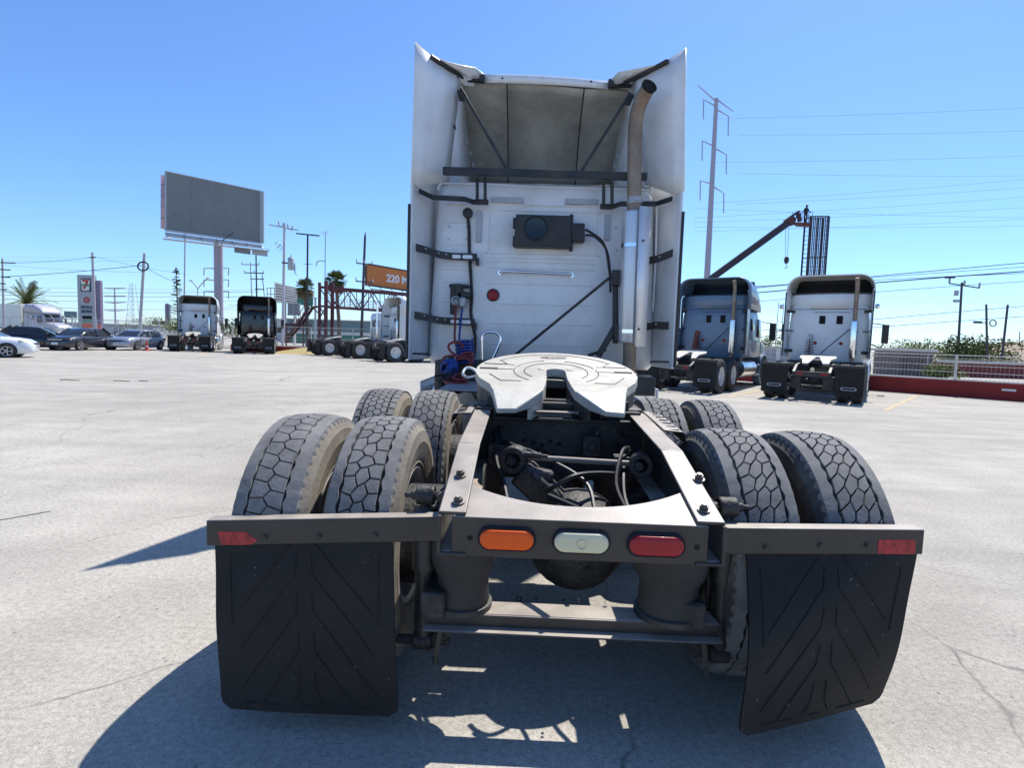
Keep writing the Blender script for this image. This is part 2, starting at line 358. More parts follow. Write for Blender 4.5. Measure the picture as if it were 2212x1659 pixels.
# end sections of the rails, seen from behind
for s in (-1, 1):
    m = MB(); xo = FX+s*.448
    m.box((xo-s*.045, -.206, .703), (.088, .012, .010)); m.box((xo-s*.005, -.206, .765), (.012, .012, .124))
    m.build('rail_end', black, H, bevel=.003)
def oval(wd, h, n=12):
    r = h/2; P = []
    for c, a0 in ((wd/2-r, -90), (-(wd/2-r), 90)):
        for k in range(n+1):
            t = rad(a0+180*k/n); P.append((c+r*math.cos(t), r*math.sin(t)))
    return P
for x, mm, lab in ((-.187, m_amber, 'amber oval lens'), (.045, m_clear, 'clear oval lens'), (.277, m_red, 'red oval lens')):
    secs = []
    for sc, y in ((1.14, -.2035), (1.16, -.212), (1.10, -.217), (1.0, -.214)): secs.append([V((x+p[0]+(p[0] > 0)*0+(sc-1)*.03*(1 if p[0] > 0 else -1), y, .760+p[1]*sc)) for p in oval(.172, .066)])
    m = MB(); m.loft(secs); g = m.build('tail_light', mat('grommet', (.015, .02, .03), .5), H)
    m = MB(); secs = [[V((x+p[0]*q, y, .760+p[1]*q)) for p in oval(.170, .063)] for q, y in ((.99, -.210), (.985, -.219), (.93, -.2235), (.80, -.226), (.5, -.228))]
    m.loft(secs); m.build('lens', mm, g, label=lab)
    if mm is m_clear:
        m = MB(); m.lathe([(.016, -.0005), (.0165, .0035), (.0135, .0035), (.0125, .0005)], (x, -.228, .758), (0, -1, 0), 24); m.build('bulb_ring', m_clear, g)
for x in (-.303, .405):
    m = MB(); m.cyl((x, -.2032, .756), (x, -.2052, .756), .0085, n=14); m.build('bolt_hole', soot, cm)
# flap brackets
def arm(p0, p1, h0, h1, tape_px, bolts):
    m = MB(); a = V(p0); b = V(p1); s = 1 if b.x > a.x else -1
    vs = [a, b, b-V((0, 0, h1)), a-V((0, 0, h0))]
    q = [v+V((0, .008, 0)) for v in vs]
    m.add(vs+q, [(0, 1, 2, 3), (7, 6, 5, 4), (0, 4, 5, 1), (1, 5, 6, 2), (2, 6, 7, 3), (3, 7, 4, 0)])
    t = [a+V((0, 0, .002)), b+V((0, 0, .002)), b+V((0, .052, .004)), a+V((0, .052, .004))]; u = [v-V((0, 0, .008)) for v in t]
    m.add(t+u, [(0, 1, 2, 3), (7, 6, 5, 4), (0, 4, 5, 1), (1, 5, 6, 2), (2, 6, 7, 3), (3, 7, 4, 0)])
    e = [b, b+V((0, .052, 0)), b+V((0, .052, -h1)), b-V((0, 0, h1))]
    m.add(e+[v-V((s*.008, 0, 0)) for v in e], [(0, 1, 2, 3), (7, 6, 5, 4), (0, 4, 5, 1), (1, 5, 6, 2), (2, 6, 7, 3), (3, 7, 4, 0)])
    o = m.build('flap_bracket', frame_m, H, bevel=.004)
    P = [AT(x, y, -.0015) for x, y in tape_px]; k = MB(); n = len(P)
    k.add(P+[p+V((0, .003, 0)) for p in P], [tuple(range(n))]+[(i, (i+1) % n, n+(i+1) % n, n+i) for i in range(n)])
    k.build('reflector_tape', m_tape, o)
    for px, py in bolts:
        p = AT(px, py, .002); k = MB(); k.cyl(p, p-V((0, .006, 0)), .011, n=14); k.cyl(p-V((0, .004, 0)), p-V((0, .011, 0)), .007, n=6); k.build('bolt', black, o)
    return o
arm((-.400, 0, .754), (-1.261, 0, .704), .088, .092, [(470, 1149), (530, 1149), (541, 1157), (547, 1163), (556, 1167), (545, 1176), (520, 1178), (478, 1177), (474, 1163)], [(573, 1160), (689, 1158), (811, 1156)])
arm((.488, 0, .750), (1.245, 0, .774), .094, .086, [(1899, 1166), (1975, 1166), (1978, 1172), (1976, 1198), (1897, 1197), (1896, 1184)], [(1654, 1182), (1772, 1178), (1873, 1178)])
# mud flaps, hanging and a little curled
def flap(TL, TR, BL, BR, bow, ribs, lean):
    TL, TR, BL, BR = map(V, (TL, TR, BL, BR)); n = 30
    def P(s, t, off=0.0):
        k = 1.0
        if t > .93: k = 1-.11*(1-math.sqrt(max(0, 1-((t-.93)/.07)**2)))
        u = .5+(s-.5)*k
        p = (TL*(1-u)+TR*u)*(1-t)+(BL*(1-u)+BR*u)*t
        return p+V((0, bow*math.sin(math.pi*t)*(.6+.8*u if lean > 0 else 1.4-.8*u)-off+.004*math.sin(9*t+5*u), 0))
    m = MB(); vs = [P(i/n, j/n) for j in range(n+1) for i in range(n+1)]
    bk = [v+V((0, .012, 0)) for v in vs]; w_ = n+1; fs = []
    for j in range(n):
        for i in range(n):
            a = j*w_+i; fs.append((a, a+1, a+w_+1, a+w_)); q = w_*w_+a; fs.append((q+w_, q+w_+1, q+1, q))
    edge = [i for i in range(w_)]+[j*w_+n for j in range(1, w_)]+[n*w_+i for i in range(n-1, -1, -1)]+[j*w_ for j in range(n-1, 0, -1)]
    for k in range(len(edge)): a, b = edge[k], edge[(k+1) % len(edge)]; fs.append((a, w_*w_+a, w_*w_+b, b))
    m.add(vs+bk, fs); o = m.build('mud_flap', flap_m, H, bevel=0)
    for line in ribs:
        k = MB(); pts = []
        for a, b in zip(line[:-1], line[1:]):
            for q in range(8): pts.append((a[0]+(b[0]-a[0])*q/8, a[1]+(b[1]-a[1])*q/8))
        pts.append(line[-1]); k.tube([P(*q, .0005) for q in pts], .0030, 5); k.build('raised_rib', flap_m, o)
    return o
chev = []
for t0 in (-.12, .10, .32, .54, .76):
    L_ = [(.46, t0), (.45, t0+.14), (.12, t0+.14+.42)]; R_ = [(.54, t0), (.55, t0+.14), (.88, t0+.14+.42)]
    for ln in (L_, R_):
        q = []
        for a, b in zip(ln[:-1], ln[1:]):
            for k in range(16):
                f = k/16; q.append((a[0]+(b[0]-a[0])*f, a[1]+(b[1]-a[1])*f))
        q.append(ln[-1]); q = [p for p in q if .04 < p[1] < .955]
        if len(q) > 3: chev.append([q[0], q[len(q)//2], q[-1]] if len(set(p[0] < .5 for p in q)) == 1 and q[0][1] > .05 and ln[0][1] < 0 else [q[0]]+[p for p in q[1:-1] if abs(p[1]-(t0+.14)) < .03][:1]+[q[-1]])
chev += [[(.14, .955), (.34, .955)], [(.66, .955), (.86, .955)], [(.47, .955), (.53, .955)], [(.08, .1), (.09, .5)], [(.92, .1), (.91, .5)]]
flap((-1.237, .010, .64), (-.598, .010, .675), (-1.150, -.11, .085), (-.540, -.10, .075), -.012, chev, 1)
flap((.648, .010, .675), (1.232, .010, .705), (.575, -.20, .135), (1.125, -.03, .165), -.035, chev, -1)

# ------------------------------------------------------------------ tyres and wheels
def rnd(*k):
    random_state = (hash(k) & 0xffffffff)
    x = math.sin(random_state*12.9898e-3)*43758.5453; return x-math.floor(x)
TR = .515
def crown(x): return TR-.9*x*x
def tread(rows, d, p, skew, jit, gap, edge, ribs, lug=0.0, seed=0):
    m = MB(); circ = 2*math.pi*TR; n = int(round(circ/p)); p = circ/n; base = TR-.0120
    def put(poly, sh=1.10):
        cx_ = sum(q[0] for q in poly)/len(poly); cy_ = sum(q[1] for q in poly)/len(poly); k = len(poly)
        def at(s, x, r): a = s/TR; return (x, -r*math.sin(a), r*math.cos(a))
        tp = [at(s, x, crown(x)) for s, x in poly]
        md = [at(cx_+(s-cx_)*1.035, cy_+(x-cy_)*1.035, crown(x)-.0025) for s, x in poly]
        bt = [at(cx_+(s-cx_)*sh, cy_+(x-cy_)*sh, base-.002) for s, x in poly]
        m.add(tp+md+bt+[at(cx_, cy_, crown(cy_)+.0004)], [((i+1) % k, i, 3*k) for i in range(k)]+[(i, (i+1) % k, k+(i+1) % k, k+i) for i in range(k)]+[(k+i, k+(i+1) % k, 2*k+(i+1) % k, 2*k+i) for i in range(k)])
    def J(s, x):
        a = (round((s % circ)/(p/2)) % (2*n)); b = round(x*2000)
        return s+(rnd(a, b, seed)-.5)*jit*p, x+(rnd(a, b, seed+1)-.5)*jit*d*.7
    for j in range(rows):
        xj = (j-(rows-1)/2)*d
        for i in range(n):
            s0 = (i+(.5 if j % 2 else 0))*p
            raw = [(s0, xj+2*d/3), (s0+p/2, xj+d/3), (s0+p/2, xj-d/3), (s0, xj-2*d/3), (s0-p/2, xj-d/3), (s0-p/2, xj+d/3)]
            if j == rows-1: raw[0] = (s0, edge); raw[1] = (s0+p/2, edge); raw[5] = (s0-p/2, edge)
            if j == 0: raw[3] = (s0, -edge); raw[2] = (s0+p/2, -edge); raw[4] = (s0-p/2, -edge)
            P = [J(*q) for q in raw]; P = [(s+skew*x, max(-edge, min(edge, x))) for s, x in P]
            cx_ = sum(q[0] for q in P)/6; cy_ = sum(q[1] for q in P)/6; Q = []
            for s, x in P:
                dx, dy = s-cx_, x-cy_; L_ = math.hypot(dx, dy) or 1; f = 1-gap/L_; Q.append((cx_+dx*f, cy_+dy*f))
            put(Q)
    x0, x1 = ribs
    for sg in (-1, 1):
        if lug:
            k = int(round(circ/lug)); lp = circ/k
            for i in range(k):
                o_ = (i+.3*sg)*lp; g = lp*.10; jj = (rnd(i, sg, seed)-.5)*.15*lp
                put([(o_+g, sg*x0), (o_+lp*.5+jj, sg*(x0+.008)), (o_+lp-g, sg*x0), (o_+lp-g, sg*x1), (o_+g, sg*x1)], 1.04)
        else:
            k = 260; vs = []; fs = []
            for i in range(k):
                a = 2*math.pi*i/k; w1 = .0035 if (i//2) % 2 else 0; w0 = .004*math.sin(i*2*math.pi*n/k*1.0)
                for x, r in ((x0+w0, base-.002), (x0+w0+.002, crown(x0)), (x1-.004, crown(x1)-.0005), (x1-w1, crown(x1)-.006), (x1+.004-w1*1.6, crown(x1)-.022)):
                    vs.append((sg*x, -r*math.sin(a), r*math.cos(a)))
            for i in range(k):
                for q in range(4): a = i*5+q; b = ((i+1) % k)*5+q; fs.append((a, b, b+1, a+1))
            m.add(vs, fs)
    return m.mesh('tread', rubber, 30)
def tyre_mesh(sw):
    m = MB(); R = TR
    m.lathe([(R-.0125, -.108), (R-.0125, .108), (R-.022, .117), (R-.05, .130), (.455, .140), (.41, .144), (.405, .1455), (.40, .144), (.36, .139), (.318, .126), (.312, .128), (.300, .118), (.287, .105),
             (.287, -.105), (.300, -.118), (.312, -.128), (.318, -.126), (.36, -.139), (.40, -.144), (.405, -.1455), (.41, -.144), (.455, -.140), (R-.05, -.130), (R-.022, -.117)], (0, 0, 0), (1, 0, 0), 96, closed=True)
    me = m.mesh('tyre', sw, 30); me.materials.append(rubber_g)
    for pl in me.polygons:
        c = pl.center
        if abs(c.x) < .112 and math.hypot(c.y, c.z) > R-.03: pl.material_index = 1
    return me
def rim_mesh(outer):
    m = MB(); s = outer
    m.lathe([(.288, -.112), (.296, -.118), (.288, -.122), (.27, -.112), (.262, -.06), (.262, .06), (.27, .112), (.288, .122), (.296, .118), (.288, .112)], (0, 0, 0), (1, 0, 0), 48, closed=True)
    m.lathe([(.262, s*.02), (.235, s*.045), (.16, s*.06), (.13, s*.055), (.105, s*.05), (.105, s*.11), (.085, s*.125), (.02, s*.125)], (0, 0, 0), (1, 0, 0), 40)
    for k in range(10):
        a = k*2*math.pi/10; p = V((s*.05, .142*math.cos(a), .142*math.sin(a))); m.cyl(p, p+V((s*.03, 0, 0)), .014, n=6)
    return m.mesh('rim', rimm, 40)
TREADS = [tread(2, .047, .062, .15, .26, .0045, .064, (.068, .120), seed=3),              # left outer rear
          tread(3, .046, .066, .0, .30, .0050, .071, (.0765, .121), seed=11),             # hexagons
          tread(3, .046, .064, -.75, .30, .0050, .071, (.0765, .121), seed=23),           # slanted hexagons
          tread(4, .042, .052, .0, .16, .0045, .076, (.081, .121), lug=.062, seed=31),    # lugs
          tread(4, .044, .070, .25, .18, .0045, .088, (.094, .122), seed=5)]
TYS = [tyre_mesh(sidewall_tan), tyre_mesh(sidewall)]
RIM = {1: rim_mesh(1), -1: rim_mesh(-1)}
def wheel(x, y, tr, ty, outer, ang, rim_side):
    r = bpy.data.objects.new('wheel', RIM[rim_side]); COL.objects.link(r); adopt(r, H)
    r.location = (x, y, TR-.006); r.rotation_euler = (ang, 0, 0)
    a = bpy.data.objects.new('tyre', TYS[ty]); COL.objects.link(a); adopt(a, r)
    b = bpy.data.objects.new('tread', TREADS[tr]); COL.objects.link(b); adopt(b, r); b['kind'] = 'stuff'
    return r
for (x, y, tr, ty, rs) in ((-1.082, .513, 0, 0, -1), (-.742, .513, 1, 0, 1), (.742, .513, 2, 1, -1), (1.082, .513, 2, 1, 1),
                           (-1.082, 1.833, 3, 0, -1), (-.742, 1.833, 4, 0, 1), (.742, 1.833, 1, 1, -1), (1.082, 1.833, 1, 1, 1),
                           (-1.02, 7.1, 1, 1, -1), (1.02, 7.1, 1, 1, 1)):
    wheel(x, y, tr, ty, 1, random.random()*6, rs)

# ------------------------------------------------------------------ axles, springs, dampers, rods
for ya in (.513, 1.833):
    part('axle', grime, H, lambda m: (m.cyl((-.95, ya, .515), (.95, ya, .515), .068, n=18), m.box((-.45, ya, .515), (.30, .15, .15)), m.box((.50, ya, .515), (.30, .15, .15))), bevel=.01)
    part('differential_housing', grime, H, lambda m: (m.lathe([(.002, -.22), (.09, -.205), (.16, -.16), (.20, -.09), (.215, 0), (.21, .06), (.15, .2), (.09, .3), (.07, .42), (.002, .42)], (.10, ya, .515), (0, 1, .12), 28),))
    for sx in (-.52, .55):
        part('brake_drum', grime, H, lambda m: m.lathe([(.20, -.11), (.215, -.10), (.215, .10), (.19, .11), (.05, .11)], (sx*1.12, ya, .51), (1 if sx > 0 else -1, 0, 0), 28))
        part('brake_chamber', grime, H, lambda m: m.lathe([(.002, -.1), (.06, -.1), (.075, -.05), (.088, -.045), (.088, -.03), (.075, -.025), (.07, .06), (.002, .08)], (sx*.78, ya+.22, .60), (.1, 1, .1), 18))
        m = MB(); m.box((sx*.86, ya-.02, .43), (.09, 1.0, .10)); m.build('trailing_arm', grime, H, bevel=.012)
spring_m = mat('spring_rubber', (.03, .028, .026), .75, var=.3, dirt=(.10, .08, .06), dirt_amt=.45, dscale=4, bump=.1)
for x, r in ((-.352, .120), (.410, .135)):
    for y0 in (.10, 1.50):
        part('air_spring', spring_m, H, lambda m: m.lathe([(.002, 0), (r*.80, 0), (r*.84, .02), (r*.80, .05), (r*.80, .11), (r*.96, .15), (r, .19), (r*1.0, .23), (r*.9, .275), (r*.7, .285), (.002, .29)], (x, y0, .405), (0, 0, 1), 32))
        part('spring_seat', black, H, lambda m: (m.cyl((x, y0, .392), (x, y0, .410), r*.92, n=28),))
# transverse beam below the springs
beam = MB(); beam.box((.05, .085, .385), (1.06, .10, .009)); beam.box((.05, .034, .362), (1.06, .009, .05)); beam.box((.05, .012, .340), (1.06, .05, .008))
bo = beam.build('suspension_beam', frame_m, H, bevel=.003)
for px, py in ((1117, 1291), (1125, 1291), (1117, 1297), (1125, 1297), (1158, 1294), (1217, 1296), (1250, 1296), (1250, 1301)):
    p = G(px, py, .3905); k = MB(); k.cyl((p.x, p.y, .3885), (p.x, p.y, .3915), .0055, n=10); k.build('bolt_hole', soot, bo)
for x, s in ((-.497, -1), (.605, 1)):
    m = MB(); m.lathe([(.002, .27), (.03, .27), (.034, .30), (.034, .52), (.046, .525), (.046, .74), (.040, .755), (.002, .76)], (x, .10, 0), (0, 0, 1), 20); dm = m.build('shock_absorber', black, H)
    m = MB(); m.cyl((x-s*.06, .10, .80), (x+s*.055, .10, .80), .017, n=14); m.lathe([(.030, -.034), (.036, -.03), (.036, .03), (.030, .034)], (x, .10, .80), (1, 0, 0), 18, closed=False); m.cyl((x+s*.055, .10, .80), (x+s*.078, .10, .80), .011, n=8); m.cyl((x, .10, .755), (x, .10, .79), .018, n=12)
    m.build('upper_mount', grime, dm, bevel=.003)
    m = MB(); m.bar((x-s*.12, .10, .84), (x-s*.045, .10, .79), .05, .03); m.bar((x-s*.13, .13, .88), (x-s*.05, .12, .80), .035, .03); m.build('mount_bracket', frame_m, dm, bevel=.004)
    m = MB(); m.lathe([(.002, -.04), (.035, -.035), (.035, .035), (.002, .04)], (x, .10, .245), (1, 0, 0), 16); m.cyl((x-.10, .10, .245), (x+.10, .10, .245), .018, n=10); m.bar((x-s*.10, .11, .30), (x-s*.03, .11, .23), .05, .05); m.build('lower_mount', grime, dm, bevel=.004)
    m = MB(); m.bar((x-s*.02, .16, .70), (x-s*.02, .16, .20), .05, .05, V((0, 1, 0))); m.build('hanger_strut', black, H, bevel=.006)
    m = MB(); m.bar((x-s*.075, .06, .345), (x-s*.055, .055, .20), .010, .018); m.cyl((x-s*.055, .055, .21), (x-s*.055, .055, .18), .010, n=8); m.build('tie_bracket', frame_m, H)
# transverse torque rod with big eyes
rod = MB(); e0 = AT(1112, 992, .55); e1 = AT(1385, 1003, .62)
rod.cyl(e0+V((.05, 0, .01)), e1, .0135, n=14); ro = rod.build('torque_rod', mat('rod_steel', (.22, .19, .165), .6, .2, var=.2, dirt=(.1, .09, .08), dirt_amt=.5), H)
for e, r in ((e0, .058), (e1, .052)):
    k = MB(); k.lathe([(r, -.036), (r+.004, -.03), (r+.004, .03), (r, .036), (r*.62, .036), (r*.58, .03), (r*.58, -.03), (r*.62, -.036)], e, (.25, 1, 0), 30, closed=True); k.cyl(e+V((-.02, -.05, 0)), e+V((.02, .05, 0)), .02, n=14); k.build('rod_eye', grime, ro)
for dz in (.03, -.055):
    k = MB(); p = e0+V((.04, -.03, dz)); k.cyl(p, p+V((.075, .0, -.004)), .014, n=10); k.cyl(p+V((.075, 0, -.004)), p+V((.105, 0, -.006)), .008, n=8); k.build('clamp_bolt', grime, ro)
k = MB(); k.bar(e0+V((.03, 0, -.05)), (.02, .50, .66), .12, .12); k.bar(e0+V((.06, -.02, -.07)), e0+V((.17, -.02, -.09)), .09, .10); k.bar((.02, .50, .66), (.10, .47, .60), .14, .12); k.build('rod_bracket', grime, H, bevel=.018)
k = MB(); k.tube([AT(1175, 1062, .40), AT(1200, 1050, .38), AT(1240, 1028, .40), AT(1290, 1022, .5), AT(1345, 1025, .6)], .010, 7, 5); k.build('air_line', h_black, H)
k = MB(); k.tube([AT(1185, 1072, .36), AT(1215, 1085, .30), AT(1250, 1100, .22)], .013, 7, 5); k.build('air_line', h_black, H)
# black dividing cross members inside the frame
part('cross_plate', grime, H, lambda m: (m.box((FX, .98, .83), (.86, .012, .30)), m.box((FX, .95, .98), (.80, .07, .012))), bevel=.004)
for k in range(9):
    a, b = FX+(-.18+.045*(k % 5))+.02*(k//5), .86-.05*(k//5)-.012*(k % 3)
    part('punched_hole', soot, H, lambda m: m.cyl((a, .9735, b), (a, .971, b), .012, n=12))
part('cross_plate', grime, H, lambda m: (m.box((FX, 2.55, .87), (.86, .012, .24)), m.box((FX, 2.2, .80), (.30, .9, .12))), bevel=.004)
part('drive_shaft', grime, H, lambda m: (m.cyl((.10, .9, .55), (.10, 1.45, .55), .05), m.cyl((.08, 2.2, .58), (.05, 6.0, .75), .055)))
for k, (x0, x1, z0) in enumerate(((-.30, -.22, .90), (-.27, .12, .93), (.34, .30, .86), (.36, .26, .92), (-.33, -.31, .80))):
    m = MB(); m.tube([(x0, .96, z0), (x0+.02, .80, z0-.04), ((x0+x1)/2, .62, z0-.09+.02*k), (x1, .45, z0-.14), (x1+.03, .30, z0-.22)], .009, 6, 5); m.build('air_line', h_black, H)
for x, y, z in ((-.27, .80, .82), (.33, .72, .80), (.20, .90, .86)):
    m = MB(); m.box((x, y, z), (.09, .08, .10)); m.cyl((x, y-.04, z), (x, y-.075, z), .022, n=10); m.cyl((x+.03, y, z+.05), (x+.03, y, z+.08), .014, n=8); m.build('air_valve', grime, H, bevel=.01)
for k in range(4): part('cable_clip', galv, H, lambda m: m.box((FX-.44+.012, .35+.15*k, .86), (.012, .02, .03)))
# slotted step brackets beside the rails
for s, x0 in ((-1, FX-.448), (1, FX+.448)):
    m = MB(); prof = [(0, .006), (.030, .004), (.085, .0), (.098, -.010), (.104, -.055), (.098, -.055), (.092, -.016), (.083, -.007), (.03, -.004), (0, -.002)]
    y0, y1 = (.86, 1.16) if s < 0 else (.62, 1.10)
    m.loft([[V((x0+s*(p[0]+.004), y, rail_top(y)+.004+p[1])) for p in prof] for y in (y0, y1)])
    o = m.build('step_bracket', frame_m, H, bevel=.002)
    for i in range(7):
        y = y0+.03+i*(y1-y0-.06)/6; k = MB(); k.box((x0+s*.058, y, rail_top(y)+.0062), (.042, .012, .003)); k.build('slot', soot, o)

# ------------------------------------------------------------------ fifth wheel
WX, WY, WZ, TI = .032, 1.33, 1.205, .215
def wp(x, y, dz=0.0):                         # plate surface
    y2 = max(y, -.37); z = WZ+TI*y2
    if y < -.37: z += (y+.37)*.50
    return V((WX+x, WY+y, z+dz))
outer_r = [(-.345, -.37), (-.365, -.28), (-.43, -.17), (-.462, -.06)]+[(-.466*math.cos(rad(a)), .462*math.sin(rad(a))) for a in range(4, 177, 6)]+[(.462, -.06), (.43, -.17), (.365, -.28), (.345, -.37)]
throat = [(.084, -.37), (.070, -.27), (.058, -.14)]+[(.056*math.cos(rad(a)), .02+.045*math.sin(rad(a))) for a in range(0, 181, 20)]+[(-.058, -.14), (-.070, -.27), (-.084, -.37)]
ol = outer_r+throat
m = MB(); n = len(ol); th = .045
tb = [wp(*p) for p in ol]; bb = [wp(*p, -th) for p in ol]
# triangulated top: fan strips between throat and rim
import mathutils
def cap(pts2, up_):
    tri = mathutils.geometry.tessellate_polygon([[V((p[0], p[1], 0)) for p in pts2]]); return [tuple(t) if up_ else tuple(reversed(t)) for t in tri]
m.add(tb+bb, cap(ol, True)+[tuple(i+n for i in t) for t in cap(ol, False)]+[(i, (i+1) % n, n+(i+1) % n, n+i) for i in range(n)])
F = m.build('fifth_wheel', plate_m, H, ang=25)
for s in (-1, 1):
    m = MB(); q = [(s*.346, -.366), (s*.084, -.366), (s*.150, -.45), (s*.218, -.532), (s*.312, -.54)]
    t_ = [wp(*p, .0015) for p in q]; b_ = [wp(*p, -.05) for p in q]; b_[3].z += .028; b_[4].z += .028
    m.add(t_+b_, [(0, 1, 2, 3, 4), (9, 8, 7, 6, 5)]+[(i, (i+1) % 5, 5+(i+1) % 5, 5+i) for i in range(5)])
    m.build('ramp', ramp_m, F, bevel=.006)
    m = MB(); ln = [(s*.340, -.36), (s*.36, -.28), (s*.425, -.17), (s*.455, -.05), (s*.45, .12), (s*.40, .24)]
    m.loft([[wp(*p, -.04), wp(p[0]*.97, p[1], -.04), wp(p[0]*.95, p[1], -.15), wp(p[0]*.985, p[1], -.15)] for p in ln]); m.build('skirt', black, F)
    m = MB(); m.loft([[wp(s*a, b, -.04), wp(s*(a+.02), b, -.04), wp(s*(a+.02), b, -.115), wp(s*a, b, -.115)] for a, b in ((.06, -.02), (.060, -.14), (.072, -.27), (.088, -.37), (.14, -.43))]); m.build('throat_guide', ramp_m if s < 0 else grime, F)
    m = MB(); m.prism([(1.10, 1.0), (1.60, 1.0), (1.50, 1.14), (1.40, 1.17), (1.26, 1.17), (1.16, 1.12)], 'X', WX+s*.36, WX+s*.40); m.box((WX+s*.39, 1.35, 1.025), (.12, .62, .02)); m.cyl((WX+s*.30, 1.33, 1.12), (WX+s*.43, 1.33, 1.12), .035, n=16); m.build('saddle_bracket', black, H, bevel=.006)
part('mount_plate', grime, H, lambda m: (m.box((WX, 1.35, 1.02), (.86, .75, .012)), m.box((WX, 1.05, 1.05), (.75, .05, .05)), m.box((WX, 1.62, 1.06), (.75, .05, .06))), bevel=.004)
part('lock_jaw', black, F, lambda m: (m.bar(wp(-.06, .0, -.07), wp(.06, .0, -.07), .10, .05), m.bar(wp(-.20, .12, -.09), wp(.20, .12, -.09), .06, .05)), bevel=.005)
part('cross_shaft', frame_m, H, lambda m: (m.bar((WX-.30, 1.02, 1.055), (WX+.30, 1.02, 1.055), .05, .012), m.bar((WX-.12, .92, 1.02), (WX+.10, .92, 1.02), .05, .008)))
def groove(pts, wd=.006):
    m = MB()
    m.tube([wp(p[0], p[1], .0003) for p in pts], wd/2, 4); return m.build('grease_groove', grease, F)
arc = lambda r, a0, a1, n=22, ry=None: [(r*math.cos(rad(a0+(a1-a0)*k/n)), (ry or r)*math.sin(rad(a0+(a1-a0)*k/n))) for k in range(n+1)]
groove(arc(.185, -40, 220)); groove(arc(.245, -50, 15)); groove(arc(.245, 22, 75)); groove(arc(.245, 105, 160)); groove(arc(.245, 165, 230)); groove(arc(.40, 32, 148))
for s in (-1, 1):
    groove([(s*.25, .02), (s*.34, .02)], .006); groove([(s*.34, .02), (s*.445, .02)], .016)
    groove([(s*.29, .13), (s*.43, .13)], .009); groove([(s*.20, -.21), (s*.31, -.215), (s*.38, -.09)], .007); groove([(s*.245, .12), (s*.285, .13), (s*.33, .22)], .006)
m = MB(); m.tube([wp(*p, .0006) for p in arc(.085, 0, 360, 30, .028)], .0022, 4); bd = m.build('cast_badge', plate_m, F); bd.location = (0, .355, .355*TI*0)
bd.location = (0, .33, .33*TI)
text_part('cast_letters', 'HOLLAND', .036, grease, F, wp(0, .33, .0008), (math.atan(TI), 0, 0), ext=.0008)
for s in (-1, 1): part('grease_nipple', plate_m, F, lambda m: m.lathe([(.022, 0), (.022, .003), (.015, .005), (.001, .005)], wp(s*.085, .05, 0), (0, -TI, 1), 18))
m = MB(); A = [AT(1027, 812, 1.4), AT(1010, 815, 1.40), AT(1000, 808, 1.38), AT(1006, 796, 1.42), AT(1018, 795, 1.42), AT(1030, 803, 1.4)]
m.tube(A, .0075, 7, 5); m.build('release_handle', white, F)

# ------------------------------------------------------------------ deck behind the cab, tanks
part('deck_plate', mat('deck_alu', (.34, .35, .36), .5, .5, var=.15, dirt=(.15, .14, .13), dirt_amt=.4), H, lambda m: (m.box((-.62, 2.75, .985), (.36, .9, .012)), m.box((-.80, 2.75, .92), (.012, .9, .14)), m.box((.62, 2.8, .94), (.30, .8, .012))), bevel=.003)
part('battery_box', black, H, lambda m: (m.box((-.80, 3.62, 1.02), (.42, .5, .30)), m.cyl((-.86, 3.40, 1.17), (-.86, 3.40, 1.21), .03), m.box((-.95, 3.34, 1.0), (.06, .06, .30))), bevel=.015)
part('cab_mount_beam', black, H, lambda m: (m.box((.05, 3.72, 1.06), (1.3, .10, .12)), m.box((-.60, 3.55, 1.12), (.16, .16, .12)), m.box((.85, 3.6, .98), (.5, .4, .18))), bevel=.01)
for s in (-1, 1):
    part('fuel_tank', alu, H, lambda m: (m.cyl((s*.92, 3.9, .62), (s*.92, 5.6, .62), .31, n=36), m.cyl((s*.92, 4.2, .62), (s*.92, 4.25, .62), .318, n=36), m.cyl((s*.92, 5.2, .62), (s*.92, 5.25, .62), .318, n=36)), bevel=.02)
    part('side_skirt', white, H, lambda m: m.box((s*1.22, 4.9, .62), (.02, 2.2, .62)), bevel=.008)

# ------------------------------------------------------------------ cab
def cab_plan(z, hw, yr, yf):
    r = .11; P = []
    for k in range(7):
        t = rad(180+90*k/6); P.append(V((-hw+r+r*math.cos(t), yr+r+r*math.sin(t), z)))
    for k in range(7):
        t = rad(270+90*k/6); P.append(V((hw-r+r*math.cos(t), yr+r+r*math.sin(t), z)))
    P += [V((hw+.09, yr+.9, z)), V((hw+.09, yf-.4, z)), V((hw-.1, yf, z)), V((-hw+.1, yf, z)), V((-hw-.09, yf-.4, z)), V((-hw-.09, yr+.9, z))]
    return P
m = MB(); m.loft([cab_plan(1.12, 1.13, 3.80, 6.7), cab_plan(1.16, 1.15, 3.755, 6.72), cab_plan(1.6, 1.14, 3.75, 6.7), cab_plan(2.3, 1.11, 3.75, 6.45), cab_plan(2.80, 1.085, 3.755, 6.2), cab_plan(2.90, 1.07, 3.775, 6.1), cab_plan(2.95, 1.04, 3.82, 6.05), cab_plan(2.965, 1.0, 3.90, 6.0)])
CAB = m.build('cab_body', white, H, ang=50)
part('hood', white, H, lambda m: m.loft([[V((s_*wd, y, z)) for s_, z in ((-1, .75), (-1, zt-.2), (-.8, zt), (.8, zt), (1, zt-.2), (1, .75))] for y, wd, zt in ((6.6, 1.12, 2.0), (7.4, 1.05, 1.85), (8.0, 1.0, 1.7), (8.2, .9, 1.4))]), bevel=.03)
part('windscreen', glass, H, lambda m: m.quad((-1.0, 6.74, 1.95), (1.0, 6.74, 1.95), (.92, 6.25, 2.75), (-.92, 6.25, 2.75)), solid=.01)
